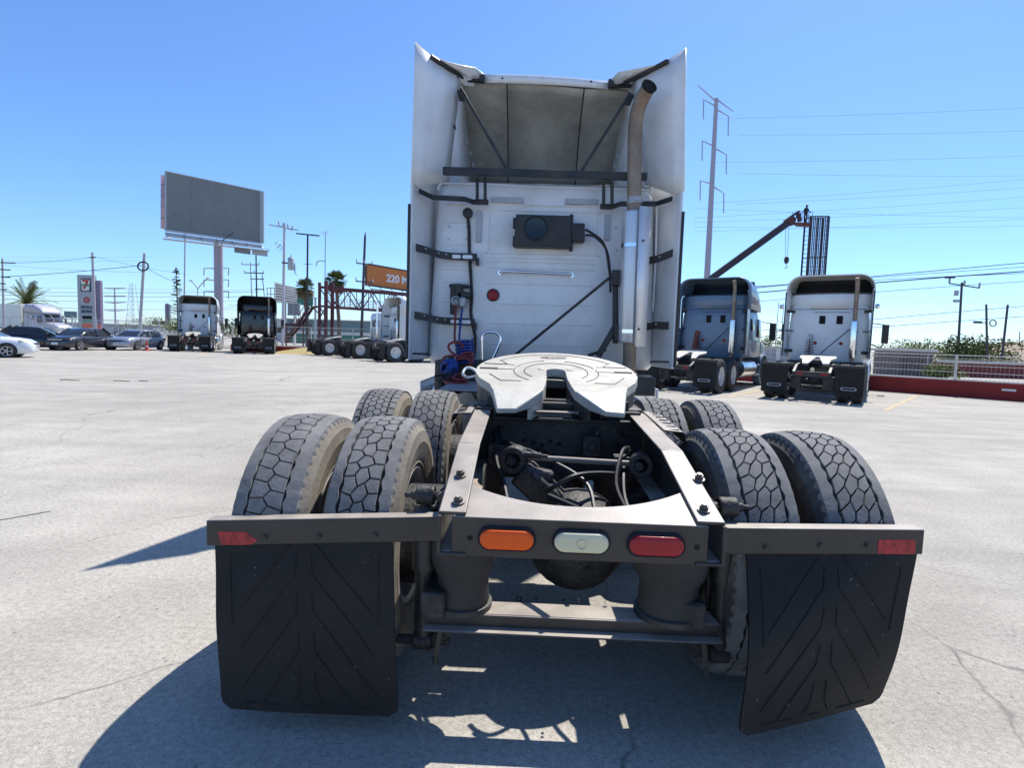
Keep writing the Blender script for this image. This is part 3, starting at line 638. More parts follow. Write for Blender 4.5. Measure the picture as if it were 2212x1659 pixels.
for s in (-1, 1):
    part('side_window', glass, H, lambda m: m.quad((s*1.232, 5.4, 1.95), (s*1.232, 6.25, 1.95), (s*1.20, 6.05, 2.6), (s*1.20, 5.4, 2.6)), solid=.008)
    part('mirror', blackp, H, lambda m: (m.box((s*1.48, 6.5, 2.15), (.22, .12, .75)), m.cyl((s*1.2, 6.55, 1.85), (s*1.45, 6.5, 1.9), .02), m.cyl((s*1.2, 6.5, 2.45), (s*1.45, 6.5, 2.45), .02)), bevel=.03)
# pressed lines of the rear wall
WL = 3.7485
def zoom4(x, y): return AT((1000+x/2.9105)/1.16456, (440+y/2.9105)/1.16456, WL)
def rib(x0, y0, x1, y1, wd=.010):
    a, b = zoom4(x0, y0), zoom4(x1, y1); k = MB(); k.bar(a, b, .012, wd); return k.build('pressed_rib', white, CAB, bevel=.004)
for y in (210, 345, 612, 665, 690, 782, 928): rib(330 if y > 600 else 352, y, 520, y+6)
rib(352, 508, 515, 512)
for y, x0, x1 in ((607, 665, 1445), (634, 665, 1440), (680, 665, 1445), (795, 655, 1445), (942, 655, 1440), (1085, 655, 1430), (1232, 660, 1420)): rib(x0, y, x1, y+20)
m = MB(); pl = [zoom4(*q) for q in ((700, 258), (1430, 278), (1462, 310), (1448, 570), (1420, 590), (700, 574), (672, 545), (676, 290), (700, 258))]
m.tube(pl, .006, 6, 3); m.build('panel_moulding', white, CAB)
m = MB(); pl = [zoom4(*q) for q in ((295, 110), (310, 75), (350, 60), (620, 66), (1100, 88), (1780, 105), (1840, 125), (1868, 160))]
m.tube(pl, .011, 6, 3); m.build('roof_moulding', white, CAB)
m = MB(); pl = [zoom4(*q) for q in ((655, 200), (900, 215), (1200, 228), (1480, 225))]
m.tube(pl, .010, 6, 3); m.build('roof_moulding', white, CAB)
m = MB()
for s, x0 in ((-1, 330), (1, 1880)):
    pl = [zoom4(*q) for q in ((x0+s*20, 180), (x0+s*45 if s < 0 else x0+12, 560), (x0-s*-60 if s < 0 else x0-10, 1000))]
    if s > 0: m.tube(pl, .010, 6, 5)
m.build('corner_bead', white, CAB)
for x0, y0, x1, y1 in ((690, 185, 920, 190), (1228, 197, 1462, 202)):
    part('hinge_bar', galv, CAB, lambda m: m.bar(zoom4(x0, y0)-V((0, .012, 0)), zoom4(x1, y1)-V((0, .012, 0)), .025, .050), bevel=.004)
for x0, y0, x1, y1 in ((601, 265, 594, 495), (1537, 290, 1533, 480)):
    part('hinge_bar', galv, CAB, lambda m: m.bar(zoom4(x0, y0)-V((0, .012, 0)), zoom4(x1, y1)-V((0, .012, 0)), .050, .025, V((0, 1, 0))), bevel=.004)
for x, y in ((378, 376), (508, 376), (372, 472), (506, 468), (1600, 383), (1605, 552)): part('rivet', galv, CAB, lambda m: m.cyl(zoom4(x, y), zoom4(x, y)-V((0, .006, 0)), .010, n=10))
# grab bar
m = MB(); a = zoom4(750, 716); b = zoom4(1275, 735); o_ = V((0, -.05, 0)); m.tube([a, a+V((.02, -.045, .002)), a+V((.10, -.05, .010)), b+V((-.10, -.05, .006)), b+V((-.02, -.045, 0)), b], .014, 10, 5)
for q in (a, b): m.cyl(q, q-V((0, .01, 0)), .022, n=14)
m.build('grab_bar', chrome, H)
# red round lamp, marker lamp with its cable
p = zoom4(700, 880); m = MB(); m.lathe([(.062, 0), (.064, .015), (.052, .022)], p, (0, -1, 0), 32); lp = m.build('round_lamp', blackp, H)
m = MB(); m.lathe([(.056, .006), (.056, .018), (.045, .024), (.02, .027), (.001, .028)], p, (0, -1, 0), 32); m.build('lens', m_red, lp)
p = zoom4(517, 284); m = MB(); m.lathe([(.046, 0), (.050, .02), (.050, .05), (.042, .056), (.02, .058), (.001, .058)], p, (0, -1, 0), 28); m.build('marker_lamp', blackp, H)
m = MB(); m.tube([zoom4(*q)-V((0, .02, 0)) for q in ((517, 315), (524, 390), (526, 480), (528, 560), (532, 650), (540, 780), (545, 900), (538, 1000), (548, 1080), (570, 1200), (562, 1330))], .016, 8, 5); m.build('power_cable', h_black, H)
# black box on the panel
a = zoom4(868, 282); b = zoom4(1270, 525); yb = 3.60
m = MB(); P4 = [zoom4(868, 285), zoom4(1275, 297), zoom4(1272, 530), zoom4(850, 518)]
fr = [CP+(q-CP)*((yb-CP.y)/(q.y-CP.y)) for q in P4]; bk = [V((q.x, 3.75, q.z)) for q in fr]
m.add(fr+bk, [(0, 1, 2, 3), (7, 6, 5, 4), (0, 4, 5, 1), (1, 5, 6, 2), (2, 6, 7, 3), (3, 7, 4, 0)]); bx_ = m.build('heater_box', blackp, H, bevel=.008)
def zb(x, y, Y=yb): q = zoom4(x, y); return CP+(q-CP)*((Y-CP.y)/(q.y-CP.y))
c = zb(1012, 395); m = MB(); m.lathe([(.120, .001), (.120, .008), (.113, .010), (.108, .004), (.08, .0015), (.001, .001)], c, (0, -1, 0), 32)
m.build('fan_opening', mat('gloss_black', (.008, .008, .008), .12), bx_)
m = MB(); q = [zb(1272, 350), zb(1372, 352), zb(1372, 485), zb(1275, 480)]; m.add(q+[V((v.x, 3.74, v.z)) for v in q], [(0, 1, 2, 3), (7, 6, 5, 4), (0, 4, 5, 1), (1, 5, 6, 2), (2, 6, 7, 3), (3, 7, 4, 0)]); m.build('side_box', blackp, bx_, bevel=.008)
for x, y in ((858, 345), (856, 480), (1276, 320), (1274, 515)): part('mount_tab', blackp, bx_, lambda m: m.box(zb(x, y)+V((0, .05, 0)), (.035, .05, .10)), bevel=.004)
m = MB(); m.tube([zb(*q) for q in ((1375, 398), (1430, 430), (1490, 475), (1525, 540), (1540, 620), (1550, 700), (1560, 760))], .012, 8, 5); m.build('box_cable', h_black, H)
m = MB(); m.tube([zb(*q) for q in ((1375, 440), (1430, 445), (1480, 480), (1530, 550), (1550, 650), (1556, 740), (1560, 860))], .012, 8, 5); m.build('box_cable', h_black, H)

# ------------------------------------------------------------------ side extenders
for s, xo in ((-1, -1.264), (1, 1.243)):
    m = MB(); secs = []
    for z, zf in ((1.162, 1.162), (1.6, 1.6), (2.2, 2.25), (2.785, 3.08)):
        secs.append([V((xo, 3.32, z)), V((xo-s*.022, 3.322, z)), V((xo-s*.128, 4.02, zf)), V((xo-s*.09, 4.02, zf))])
    m.loft(secs); ex = m.build('side_extender', white, H, bevel=.006)
    m = MB(); m.box((xo+s*.004, 3.315, 1.89), (.024, .035, 1.43)); m.build('rubber_edge', blackp, ex, bevel=.006)
    m = MB(); m.tube([V((xo-s*.05, 3.36, 1.22)), V((xo-s*.05, 3.33, 1.225)), V((xo-s*.20, 3.36, 1.222)), V((xo-s*.20, 3.40, 1.215))], .010, 6); m.build('fold_handle', blackp, ex)
    # rearward bow-tie straps
    for zz, x_in in ((2.20, .66), (1.56, .665)):
        m = MB(); yy = 3.66
        if s < 0:
            pts = [(-1.245, 3.42, zz+.035), (-1.14, 3.50, zz+.018), (-1.03, 3.60, zz-.005), (-.96, 3.63, zz-.01), (-.90, yy, zz-.01), (-x_in, yy, zz-.012)]
        else:
            pts = [(1.225, 3.42, zz+.06 if zz > 2 else zz+.005), (1.10, 3.53, zz+.01), (1.0, 3.60, zz-.01), (.92, yy, zz-.012), (.76, yy, zz-.012)]
        secs = []
        for q in pts:
            q = V(q); secs.append([q+V((0, -.006, .036)), q+V((0, .006, .036)), q+V((0, .006, -.036)), q+V((0, -.006, -.036))])
        m.loft(secs); st = m.build('extender_bracket', black, H, bevel=.003)
        if s < 0:
            for a in (-.87, -.755):
                k = MB(); k.prism([(a+p[0], zz-.012+p[1]) for p in oval(.10, .036)], 'Y', yy-.0085, yy-.006); k.build('bracket_slot', white, st)
            k = MB(); k.bar((-x_in, yy, zz-.05), (-x_in, yy+.09, zz-.05), .03, .07); k.build('foot', black, st)
        for i, q in enumerate(pts[1:4]):
            k = MB(); k.cyl(V(q)+V((0, -.006, .012)), V(q)+V((0, -.012, .012)), .008, n=8); k.build('bolt', galv, st)

# ------------------------------------------------------------------ roof fairing
def row(pts): return [AT(*q) for q in pts]
for s in (-1, 1):
    if s < 0:
        T = row([(897, 90, 3.32), (930, 121, 3.40), (958, 139, 3.5), (984, 155, 3.64), (993, 176, 3.85)])
        B = row([(889, 397, 3.32), (908, 404, 3.42), (930, 398, 3.53), (952, 393, 3.66), (968, 392, 3.86)])
        U = row([(897, 90, 3.325), (930, 118, 3.40), (965, 133, 3.46), (1003, 142, 3.56), (1028, 146, 3.7), (1046, 160, 3.90)])
        Lw = row([(897, 92, 3.33), (930, 121, 3.40), (958, 139, 3.5), (984, 155, 3.64), (1012, 166, 3.78), (1048, 173, 3.90)])
        trim = [(930, 121, 3.385), (958, 139, 3.48), (984, 155, 3.62), (1000, 165, 3.80)]; tb_ = ((984, 164, 3.86), (1047, 170, 3.86))
    else:
        T = row([(1482, 103, 3.32), (1447, 129, 3.40), (1415, 146, 3.5), (1378, 165, 3.64), (1366, 182, 3.85)])
        B = row([(1478, 412, 3.32), (1455, 420, 3.42), (1435, 412, 3.53), (1412, 404, 3.66), (1395, 400, 3.86)])
        U = row([(1482, 103, 3.325), (1447, 127, 3.40), (1415, 140, 3.46), (1365, 150, 3.56), (1335, 155, 3.7), (1315, 176, 3.90)])
        Lw = row([(1482, 105, 3.33), (1447, 129, 3.40), (1415, 146, 3.5), (1378, 165, 3.64), (1350, 177, 3.78), (1313, 186, 3.90)])
        trim = [(1443, 131, 3.385), (1415, 146, 3.48), (1378, 165, 3.62), (1350, 177, 3.78)]; tb_ = ((1372, 179, 3.86), (1314, 180, 3.86))
    m = MB(); secs = []
    for t_, b_ in zip(T, B): secs.append([b_+(t_-b_)*k/6 for k in range(7)])
    m.loft(secs, closed=False); m.build('fairing_wing', white, H, solid=.02)
    m = MB(); m.loft([[a, (a+b)/2+V((0, .02, .006)), b] for a, b in zip(U, Lw)], closed=False); m.build('fairing_flare', white, H, solid=.008)
    m = MB(); m.tube(row(trim), .024, 6, 4); q0, q1 = AT(*tb_[0]), AT(*tb_[1]); m.bar(q0, q1, .05, .075); m.build('trim_strip', black, H, bevel=.004)
    xo = T[0].x; m = MB(); wi = T[-1].x; m.loft([[B[-1], (B[-1]+T[-1])/2, T[-1]]]+[[V((wi+s*.02, y, 2.86)), V((wi+s*.015, y, (2.86+z)/2)), V((wi, y, z))] for y, z in ((4.4, 3.86), (5.2, 3.5), (6.15, 2.95))], closed=False); m.build('fairing_side', white, H, solid=.02)
    for px, py in ((978, 232), (982, 273), (966, 315)) if s < 0 else ((1400, 240), (1412, 282), (1446, 409)):
        k = MB(); p = AT(px, py, 3.80); k.cyl(p-V((0, .03, 0)), p+V((0, .05, 0)), .011, n=10); k.build('bolt', blackp, H)
    if s < 0: UL, TLW, BLW = U, T, B
    else: UR, TRW, BRW = U, T, B
bt = [AT(1046+(1315-1046)*k/10, 160+16*k/10-4*math.sin(math.pi*k/10), 3.90) for k in range(11)]
bb2 = [AT(1046+(1315-1046)*k/10, 178+14*k/10-3*math.sin(math.pi*k/10), 3.905) for k in range(11)]
m = MB(); m.loft([[a, b] for a, b in zip(bt, bb2)], closed=False); m.build('roof_edge_band', white, H, solid=.02)
edge = UL+bt[1:-1]+UR[::-1]
cl = lambda x: max(-.93, min(.93, x))
mid = [V((cl(p.x), 4.4, 4.0-.05*abs(cl(p.x)))) for p in edge]; ft = [V((cl(p.x), 6.2, 2.96)) for p in edge]; m5 = [V((cl(p.x), 5.2, 3.72-.03*abs(p.x))) for p in edge]
m = MB(); m.loft([edge, mid, m5, ft], closed=False); m.build('roof_fairing', white, H, solid=.01)
for px, py in ((1085, 168), (1095, 168), (1173, 167), (1266, 175), (1277, 175)):
    k = MB(); p = AT(px, py, 3.89); k.cyl(p, p+V((0, .02, 0)), .011 if px in (1085, 1277) else .004, n=10); k.build('bolt', blackp, H)
# hollow underside, three moulded panels
top_px = [(1003, 180), (1095, 179), (1262, 192), (1364, 198)]; bot_px = [(985, 396), (1097, 396), (1243, 400), (1392, 402)]
tw = [AT(x, y, 3.93) for x, y in top_px]; bw = [AT(x, y, 5.1) for x, y in bot_px]
for i in range(3):
    m = MB(); secs = []
    for k in range(13):
        t = k/12; l = tw[i]*(1-t)+bw[i]*t; r = tw[i+1]*(1-t)+bw[i+1]*t; bul = .10*math.sin(math.pi*t); g = .006
        d = (r-l).normalized()*g; secs.append([l+d+V((0, bul*.8, bul)), (l+r)/2+V((0, bul*.8+.02, bul+.02)), r-d+V((0, bul*.8, bul))])
    m.loft(secs, closed=False); m.build('inner_panel', white_in, H, solid=.012)
for i in (1, 2):
    m = MB(); m.tube([tw[i]*(1-k/8)+bw[i]*(k/8)+V((0, .08*math.sin(math.pi*k/8)+.006, .10*math.sin(math.pi*k/8))) for k in range(9)], .009, 5); m.build('panel_seam', soot, H)
for W_, t0, b0, s in ((TLW[-1], tw[0], bw[0], -1), (TRW[-1], tw[3], bw[3], 1)):
    B_ = BLW[-1] if s < 0 else BRW[-1]
    m = MB(); m.loft([[W_+(t0-W_)*k/3 for k in range(4)], [(W_+B_)/2+((t0+b0)/2-(W_+B_)/2)*k/3+V((0, .1*(k/3), 0)) for k in range(4)], [B_+(b0-B_)*k/3 for k in range(4)]], closed=False); m.build('inner_side', white_in, H, solid=.012)
    m = MB()
    for k in range(3):
        c_ = AT(1010+k*6, 310+k*25, 4.3) if s < 0 else AT(1337-k*5, 318+k*22, 4.3); m.bar(c_, c_+V((.0, .02, .05)), .015, .01)
    m.build('clip', galv, H)
part('cab_roof', white_in, H, lambda m: m.box((0, 4.6, 2.93), (2.1, 1.6, .04)))
# light bar with struts
def bpx(a, b, Y, h, d=.05): m = MB(); m.bar(AT(*a, Y), AT(*b, Y), d, h); return m
bpx((957, 369), (1397, 382), 3.5, .068, .06).build('roof_crossbar', black, H, bevel=.005)
m = bpx((995, 190), (1093, 362), 3.53, .026, .026); p = AT(993, 196, 3.6); m.bar(p, p+V((0, .2, .0)), .05, .03); m.build('fairing_strut', black, H, bevel=.003)
m = bpx((1362, 200), (1257, 368), 3.53, .026, .026); p = AT(1364, 205, 3.6); m.bar(p, p+V((0, .2, .0)), .05, .03); m.build('fairing_strut', black, H, bevel=.003)
for xs in ((1031, 1048), (1304, 1322)):
    for x in xs: bpx((x, 384 if x < 1200 else 392), (x, 432 if x < 1200 else 442), 3.56, .03, .03).build('crossbar_post', black, H, bevel=.004)
for pts in (((905, 412), (935, 426), (1005, 430), (1022, 436), (1055, 437)), ((1452, 429), (1417, 440), (1340, 440), (1322, 447), (1300, 445))):
    Y = [3.38, 3.55, 3.62, 3.66, 3.66]; m = MB(); P = [AT(x, y, yy) for (x, y), yy in zip(pts, Y)]; m.loft([[p+V((0, -.02, .022)), p+V((0, .02, .022)), p+V((0, .02, -.022)), p+V((0, -.02, -.022))] for p in P]); m.build('crossbar_bracket', black, H, bevel=.004)
m = MB(); q = AT(1040, 436, 3.64); m.box(q, (.12, .03, .05)); q = AT(1310, 446, 3.64); m.box(q, (.12, .03, .05)); m.build('crossbar_foot', black, H, bevel=.003)

for s in (-1, 1):
    part('corner_bulkhead', white, H, lambda m: m.loft([[V((s*1.02, 3.98, z)), V((s*(1.225 if z < 2.8 else 1.15), 4.03, z)), V((s*(1.225 if z < 2.8 else 1.15), 4.05, z)), V((s*1.02, 4.0, z))] for z in (1.17, 2.0, 2.75, 3.05)]), bevel=.004)
# ------------------------------------------------------------------ exhaust stack
mx0 = .838; my = 3.44
m = MB(); m.lathe([(.07, 0), (.108, .012), (.112, .03), (.112, 1.20), (.108, 1.225), (.07, 1.245)], (mx0, my, 1.385), (-.012, 0, 1), 36); MU = m.build('exhaust_muffler', mat('muffler_alu', (.66, .66, .67), .36, .65, var=.05, scale=3), H, label='silver muffler drum')
m = MB(); secs = []
for z in (1.36, 2.64):
    o_ = V((-.012*(z-1.385)+mx0, my, z)); P = []
    for k in range(13):
        t = rad(-84+k*12); P.append(o_+V((.150*math.cos(t)+.005, .150*math.sin(t), 0)))
    secs.append(P)
m.loft(secs, closed=False); m.build('heat_shield', mat('shield_alu', (.80, .81, .82), .38, .35, var=.03), MU, solid=.004, label='bright half-round shield')
for z in (1.50, 2.30):
    m = MB(); m.lathe([(.1135, -.02), (.1165, -.018), (.1165, .018), (.1135, .02)], (mx0-.012*(z-1.385), my, z), (0, 0, 1), 32); m.build('band_clamp', chrome, MU)
for z in (1.52, 2.33):
    m = MB(); p = V((mx0+.055, my-.142, z)); m.cyl(p, p-V((0, .008, 0)), .011, n=10); m.build('screw', black, MU)
m = MB(); m.tube([(.825, my, 2.60), (.815, my, 2.8), (.803, my, 3.1), (.796, my, 3.35), (.800, my-.005, 3.46), (.815, my-.03, 3.56), (.842, my-.08, 3.635), (.872, my-.145, 3.685)], .066, 24, 5); ST = m.build('exhaust_stack', pipe_m, H)
d_ = V((.36, -.86, .42)).normalized(); e_ = V((.8765, my-.160, 3.690))
m = MB(); m.lathe([(.069, -.02), (.074, .004), (.066, .006), (.064, -.002), (.001, -.006)], e_, d_, 24); m.build('pipe_mouth', soot, ST)
m = MB(); m.lathe([(.068, -.03), (.072, -.028), (.072, .028), (.068, .03)], (.823, my, 2.72), (-.03, 0, 1), 28); m.box((.823, my-.075, 2.72), (.05, .02, .025)); m.build('pipe_clamp', galv, ST)
part('down_pipe', pipe_m, H, lambda m: m.tube([(mx0+.005, my, 1.39), (mx0+.01, my, 1.2), (mx0+.01, my, 1.0), (mx0+.02, my+.1, .8)], .062, 20, 4))
m = MB(); m.bar(AT(1329, 590, 3.5), AT(1329, 742, 3.5), .05, .05, V((0, 1, 0)));
for px, py in ((1336, 601), (1340, 720)): p = AT(px, py, 3.47); m.box(p, (.13, .10, .15))
m.bar(AT(1333, 700, 3.52), AT(1292, 770, 3.55), .09, .06); m.bar(AT(1310, 755, 3.55), AT(1270, 768, 3.6), .03, .03)
m.build('muffler_bracket', black, H, bevel=.01)
m = MB(); m.tube([AT(1320, 597, 3.48), AT(1125, 757, 3.50), AT(1095, 780, 3.52)], .014, 8); m.build('stack_brace', black, H)
# chrome hand rail behind the deck
m = MB(); m.tube([AT(1041, 780, 3.55), AT(1041, 735, 3.55), AT(1045, 721, 3.55), AT(1056, 717, 3.55), AT(1072, 719, 3.55), AT(1081, 728, 3.55), AT(1079, 742, 3.55), AT(1062, 780, 3.55)], .016, 10, 5); m.build('hand_rail', chrome, H)
# couplings and coiled air lines
def z7(x, y, Y=3.68): return AT((1100+x/8.294)/1.16456, (700+y/8.294)/1.16456, Y)
m = MB(); m.box(z7(340, 440), (.06, .10, .30)); m.box(z7(440, 290), (.09, .10, .16)); m.box(z7(460, 165), (.20, .08, .035)); m.box(z7(560, 350), (.13, .10, .06)); GH = m.build('coupling_holder', blackp, H, bevel=.012)
m = MB(); m.lathe([(.045, -.04), (.05, 0), (.045, .04), (.03, .05)], z7(380, 470, 3.62), (.2, -1, 0), 20); m.bar(z7(370, 420, 3.63), z7(385, 570, 3.63), .06, .06); m.build('air_coupling', galv, GH, bevel=.01)
m = MB(); m.bar(z7(545, 400, 3.63), z7(520, 600, 3.63), .07, .06); m.lathe([(.035, -.03), (.045, 0), (.035, .03)], z7(500, 540, 3.62), (.2, -1, .1), 20); m.build('air_coupling', galv, GH, bevel=.012)
def hose(pts, mt, r=.010, sm=5): m = MB(); m.tube(pts, r, 7, sm); return m.build('air_hose', mt, H)
def coil(c0, c1, R, n, mt, r=.010, ax=(0, 1, 0), squash=1.0, pre=(), post=()):
    c0 = V(c0); c1 = V(c1); x, y, z = frame(c1-c0, V(ax)); P = list(pre)
    for k in range(n*12+1):
        t = k/12*2*math.pi; f = k/(n*12); P.append(c0*(1-f)+c1*f+R*(math.cos(t)*x+squash*math.sin(t)*y))
    return hose(P+list(post), mt, r, 0)
hose([z7(382, 570, 3.62), z7(385, 680, 3.60), z7(375, 850, 3.58), z7(362, 1200, 3.52), z7(375, 1350, 3.45), z7(430, 1440, 3.40), z7(480, 1490, 3.38)], h_red, .011)
hose([z7(525, 630, 3.62), z7(505, 760, 3.60), z7(490, 900, 3.57), z7(465, 1150, 3.52), z7(460, 1290, 3.45), z7(500, 1360, 3.40)], h_blue, .011)
coil(z7(560, 1290, 3.40), z7(600, 1800, 3.34), .082, 8, h_blue, .0115, squash=.8)
hose([z7(480, 1490, 3.38), z7(560, 1480, 3.33), z7(500, 1370, 3.30), z7(360, 1330, 3.30), z7(250, 1380, 3.30), z7(240, 1470, 3.30), z7(330, 1570, 3.28), z7(500, 1640, 3.25), z7(700, 1620, 3.25), z7(740, 1740, 3.25), z7(640, 1800, 3.2)], h_red, .0115)
def z8(x, y, Y=3.25): return AT((1060+x/8.295)/1.16456, (840+y/8.295)/1.16456, Y)
hose([z8(800, 480), z8(640, 455), z8(480, 490), z8(450, 560), z8(520, 610), z8(700, 560), z8(800, 520), z8(950, 520), z8(1040, 600), z8(1030, 700)], h_red, .0115)
hose([z8(700, 700), z8(740, 560), z8(860, 500), z8(1000, 520), z8(1070, 470), z8(1060, 400), z8(940, 395), z8(820, 440)], h_red, .0115)
coil(z8(560, 700, 3.2), z8(640, 760, 3.2), .085, 5, h_blue, .0115, ax=(0, 0, 1), squash=.9)
coil(z8(620, 660, 3.22), z8(560, 740, 3.16), .07, 4, h_blue, .0115, ax=(1, 0, 0))
for k, (cx_, cy_, a, b) in enumerate(((700, 960, 250, 70), (740, 1000, 220, 60), (700, 1080, 200, 130), (820, 900, 150, 60), (760, 1100, 140, 130))):
    P = [z8(cx_+a*math.cos(t*math.pi/9), cy_+b*math.sin(t*math.pi/9), 2.95-.10*math.sin(t*math.pi/9)) for t in range(19)]
    hose(P, h_red, .0105, 0)
hose([z8(700, 760, 3.1), z8(560, 830, 3.0), z8(450, 900, 2.95), z8(480, 1000, 2.9), z8(560, 900, 2.95), z8(620, 800, 3.05)], h_black, .009)
hose([z8(280, 880, 2.95), z8(360, 990, 2.95), z8(440, 920, 2.95), z8(520, 860, 3.0)], h_black, .007); hose([z8(280, 880, 2.95), z8(420, 850, 2.95), z8(540, 840, 3.0)], h_black, .012)
# ================================================================== yard setting
red_wall = mat('red_wall', (.24, .022, .020), .8, var=.15, scale=3, dirt=(.12, .03, .03), dirt_amt=.5, dscale=1.5, bump=.1)
coping = mat('pale_coping', (.55, .52, .48), .85, var=.1)
yellow = mat('yellow_paint', (.52, .40, .20), .85, var=.25, scale=5, dirt=(.38, .36, .33), dirt_amt=1.0, dscale=3.5, dlow=.36)
post_m = mat('white_post', (.62, .60, .54), .6, var=.12)
mesh_m = mat('fence_wire', (.45, .45, .44), .5, .4)
def unit(a, b): d = b-a; return d.normalized(), d.length
def wall(a, b, h, label, step, posts_h, mesh=True, reflector=None):
    a = V((a.x, a.y, min(gz(a.x), gz(b.x)))); b = V((b.x, b.y, a.z)); d, L_ = unit(a, b); ang = math.atan2(d.y, d.x)
    W = thing('boundary_wall', label, 'wall', a, ang)
    part('wall_base', red_wall, W, lambda m: m.box((L_/2, 0, h/2), (L_, .22, h)), bevel=.015)
    part('coping', coping, W, lambda m: m.box((L_/2, .10, h+.02), (L_, .34, .04)), bevel=.008)
    n = max(1, int(L_/step))
    for i in range(n+1):
        x = L_*i/n; part('fence_post', post_m, W, lambda m: m.cyl((x, .12, h+.02), (x, .12, h+posts_h), .038, n=10))
    if mesh:
        m = MB()
        for z in (.05, .28, .5, .72, posts_h-.02): m.cyl((0, .12, h+z), (L_, .12, h+z), .009 if z < posts_h-.1 else .016, n=5)
        m.build('fence_rail', post_m, W, kind='stuff')
        m = MB(); k = int(L_/.11)
        for i in range(k): x = L_*i/k; m.box((x, .12, h+posts_h/2), (.005, .005, posts_h))
        m.build('fence_mesh', mesh_m, W, kind='stuff')
    if reflector is not None: part('reflector', mat('white_sticker', (.75, .75, .72), .5), W, lambda m: m.box((reflector, -.115, h-.2), (.34, .012, .06)))
    return W
P1 = G(1880, 843); P2 = G(2212, 868); dd = (P2-P1).normalized(); dd.z = 0
wa = P1-dd*26; wb = P2+dd*14
wall(wa, wb, .55, 'low dark red wall with white pipe fence beside the parked white truck', 3.0, .86, reflector=(G(2190, 855)-wa).length-.1)
L0 = G(500, 757); L1 = G(700, 759); wl0 = V((L0.x, L0.y, 0)); wl1 = V((wa.x, wa.y, 0))
wall(wl0, wl1, .45, 'red wall base with mesh fence beneath the footbridge stairs', 3.2, 1.5)
# tall chain link fence behind the cars
F0 = AT(-120, 690, 44); F1 = AT(345, 690, 46); F0.z = F1.z = -.17; d, L_ = unit(F0, F1)
FN = thing('chain_fence', 'tall grey chain link fence behind the parked cars', 'fence', F0, math.atan2(d.y, d.x))
for i in range(11):
    x = L_*i/10; part('fence_post', galv, FN, lambda m: (m.cyl((x, 0, -.1), (x, 0, 2.15), .035, n=8), m.cyl((x, 0, 2.12), (x-.3, .0, 2.40), .022, n=6)))
m = MB(); m.cyl((0, 0, 2.14), (L_, 0, 2.14), .028, n=6); m.cyl((0, 0, .1), (L_, 0, .1), .02, n=6); m.build('top_rail', galv, FN, kind='stuff')
m = MB(); n = int((L_+2)/.22)
for i in range(n):
    x = L_*i/n
    m.bar((x, 0, .05), (min(L_, x+2.1), 0, 2.13), .006, .006); m.bar((min(L_, x+2.1), .008, .05), (x, .008, 2.13), .006, .006)
m.build('chain_mesh', galv, FN, kind='stuff')
# kerb and plinth strip behind the cars
kb = MB(); kb.box((-38, 45.0, -.10), (36, .4, .14)); tag(kb.build('kerb', coping), None, None, kind='structure')
# painted bay lines
def strip(name, pts, wd, mt, z=.004):
    a, b = pts; a = V((a.x, a.y, z+gz(a.x))); b = V((b.x, b.y, z+gz(b.x))); d, _ = unit(a, b); s = V((-d.y, d.x, 0))*wd/2; m = MB(); m.quad(a-s, b-s, b+s, a+s); o = m.build(name, mt); o['kind'] = 'structure'; return o
strip('bay_line', (G(1912, 887), G(1985, 853)), .13, yellow); strip('bay_line', (G(1572, 858), G(1650, 842)), .13, yellow)
strip('bay_line', (G(430, 768), G(460, 757)), .13, yellow)
strip('sealed_joint', (G(-60, 1135), G(110, 1105)), .014, mat('joint_seal', (.06, .055, .05), .8), .003)
for i, (px, py, l) in enumerate(((150, 822, .5), (262, 824, .42), (309, 824, .22))):
    p = G(px, py); m = MB(); m.tube([p+V((-l/2, 0, .006)), p+V((-l/6, .02, .02)), p+V((l/5, -.02, .012)), p+V((l/2, .03, .006))], .009, 5, 3)
    tag(m.build('rubber_scrap', bg_rubber), 'black strip of torn tyre rubber lying flat on the open yard', 'scrap', 'tyre scraps on the yard')
# sloped yellow ramp by the wall
c = G(632, 764); RP = MB(); RP.add([c+V(q) for q in ((-1.6, -.5, 0), (1.3, -.5, 0), (1.3, 1.2, 0), (-1.2, 1.2, 0), (.5, .2, .42), (.9, .8, .45), (.2, .9, .40))], [(0, 1, 4), (1, 5, 4), (1, 2, 5), (2, 6, 5), (2, 3, 6), (3, 0, 4, 6), (4, 5, 6)])
tag(RP.build('dirt_heap', mat('yellow_dirt', (.36, .29, .12), .95, var=.3, bump=.5, bscale=12)), 'small yellowish heap of sand beside the red wall', 'sand heap')

# ================================================================== parked tractor units
def simple_tyre():
    m = MB(); R = .515
    m.lathe([(R-.01, -.10), (R, -.09), (R, -.045), (R-.01, -.042), (R-.01, -.035), (R, -.032), (R, .032), (R-.01, .035), (R-.01, .042), (R, .045), (R, .09), (R-.01, .10), (R-.05, .13), (.42, .142), (.33, .13), (.285, .10), (.285, -.10), (.33, -.13), (.42, -.142), (R-.05, -.13)], (0, 0, 0), (1, 0, 0), 36, closed=True)
    return m.mesh('tyre', bg_rubber, 30)
ST_ = simple_tyre()
def rim_simple(s, mt):
    m = MB(); m.lathe([(.288, s*.10), (.295, s*.12), (.275, s*.115), (.262, s*.03), (.20, s*.0), (.12, s*.015), (.11, s*.05), (.09, s*.09), (.001, s*.095)], (0, 0, 0), (1, 0, 0), 28)
    for k in range(10): a = k*.6283; p = V((s*.0, .15*math.cos(a), .15*math.sin(a))); m.cyl(p, p+V((s*.035, 0, 0)), .015, n=6)
    return m.mesh('rim', mt, 40)
rim_w = mat('pale_rim', (.66, .66, .65), .35, .2, var=.08)
RS = {1: rim_simple(1, rim_w), -1: rim_simple(-1, rim_w)}
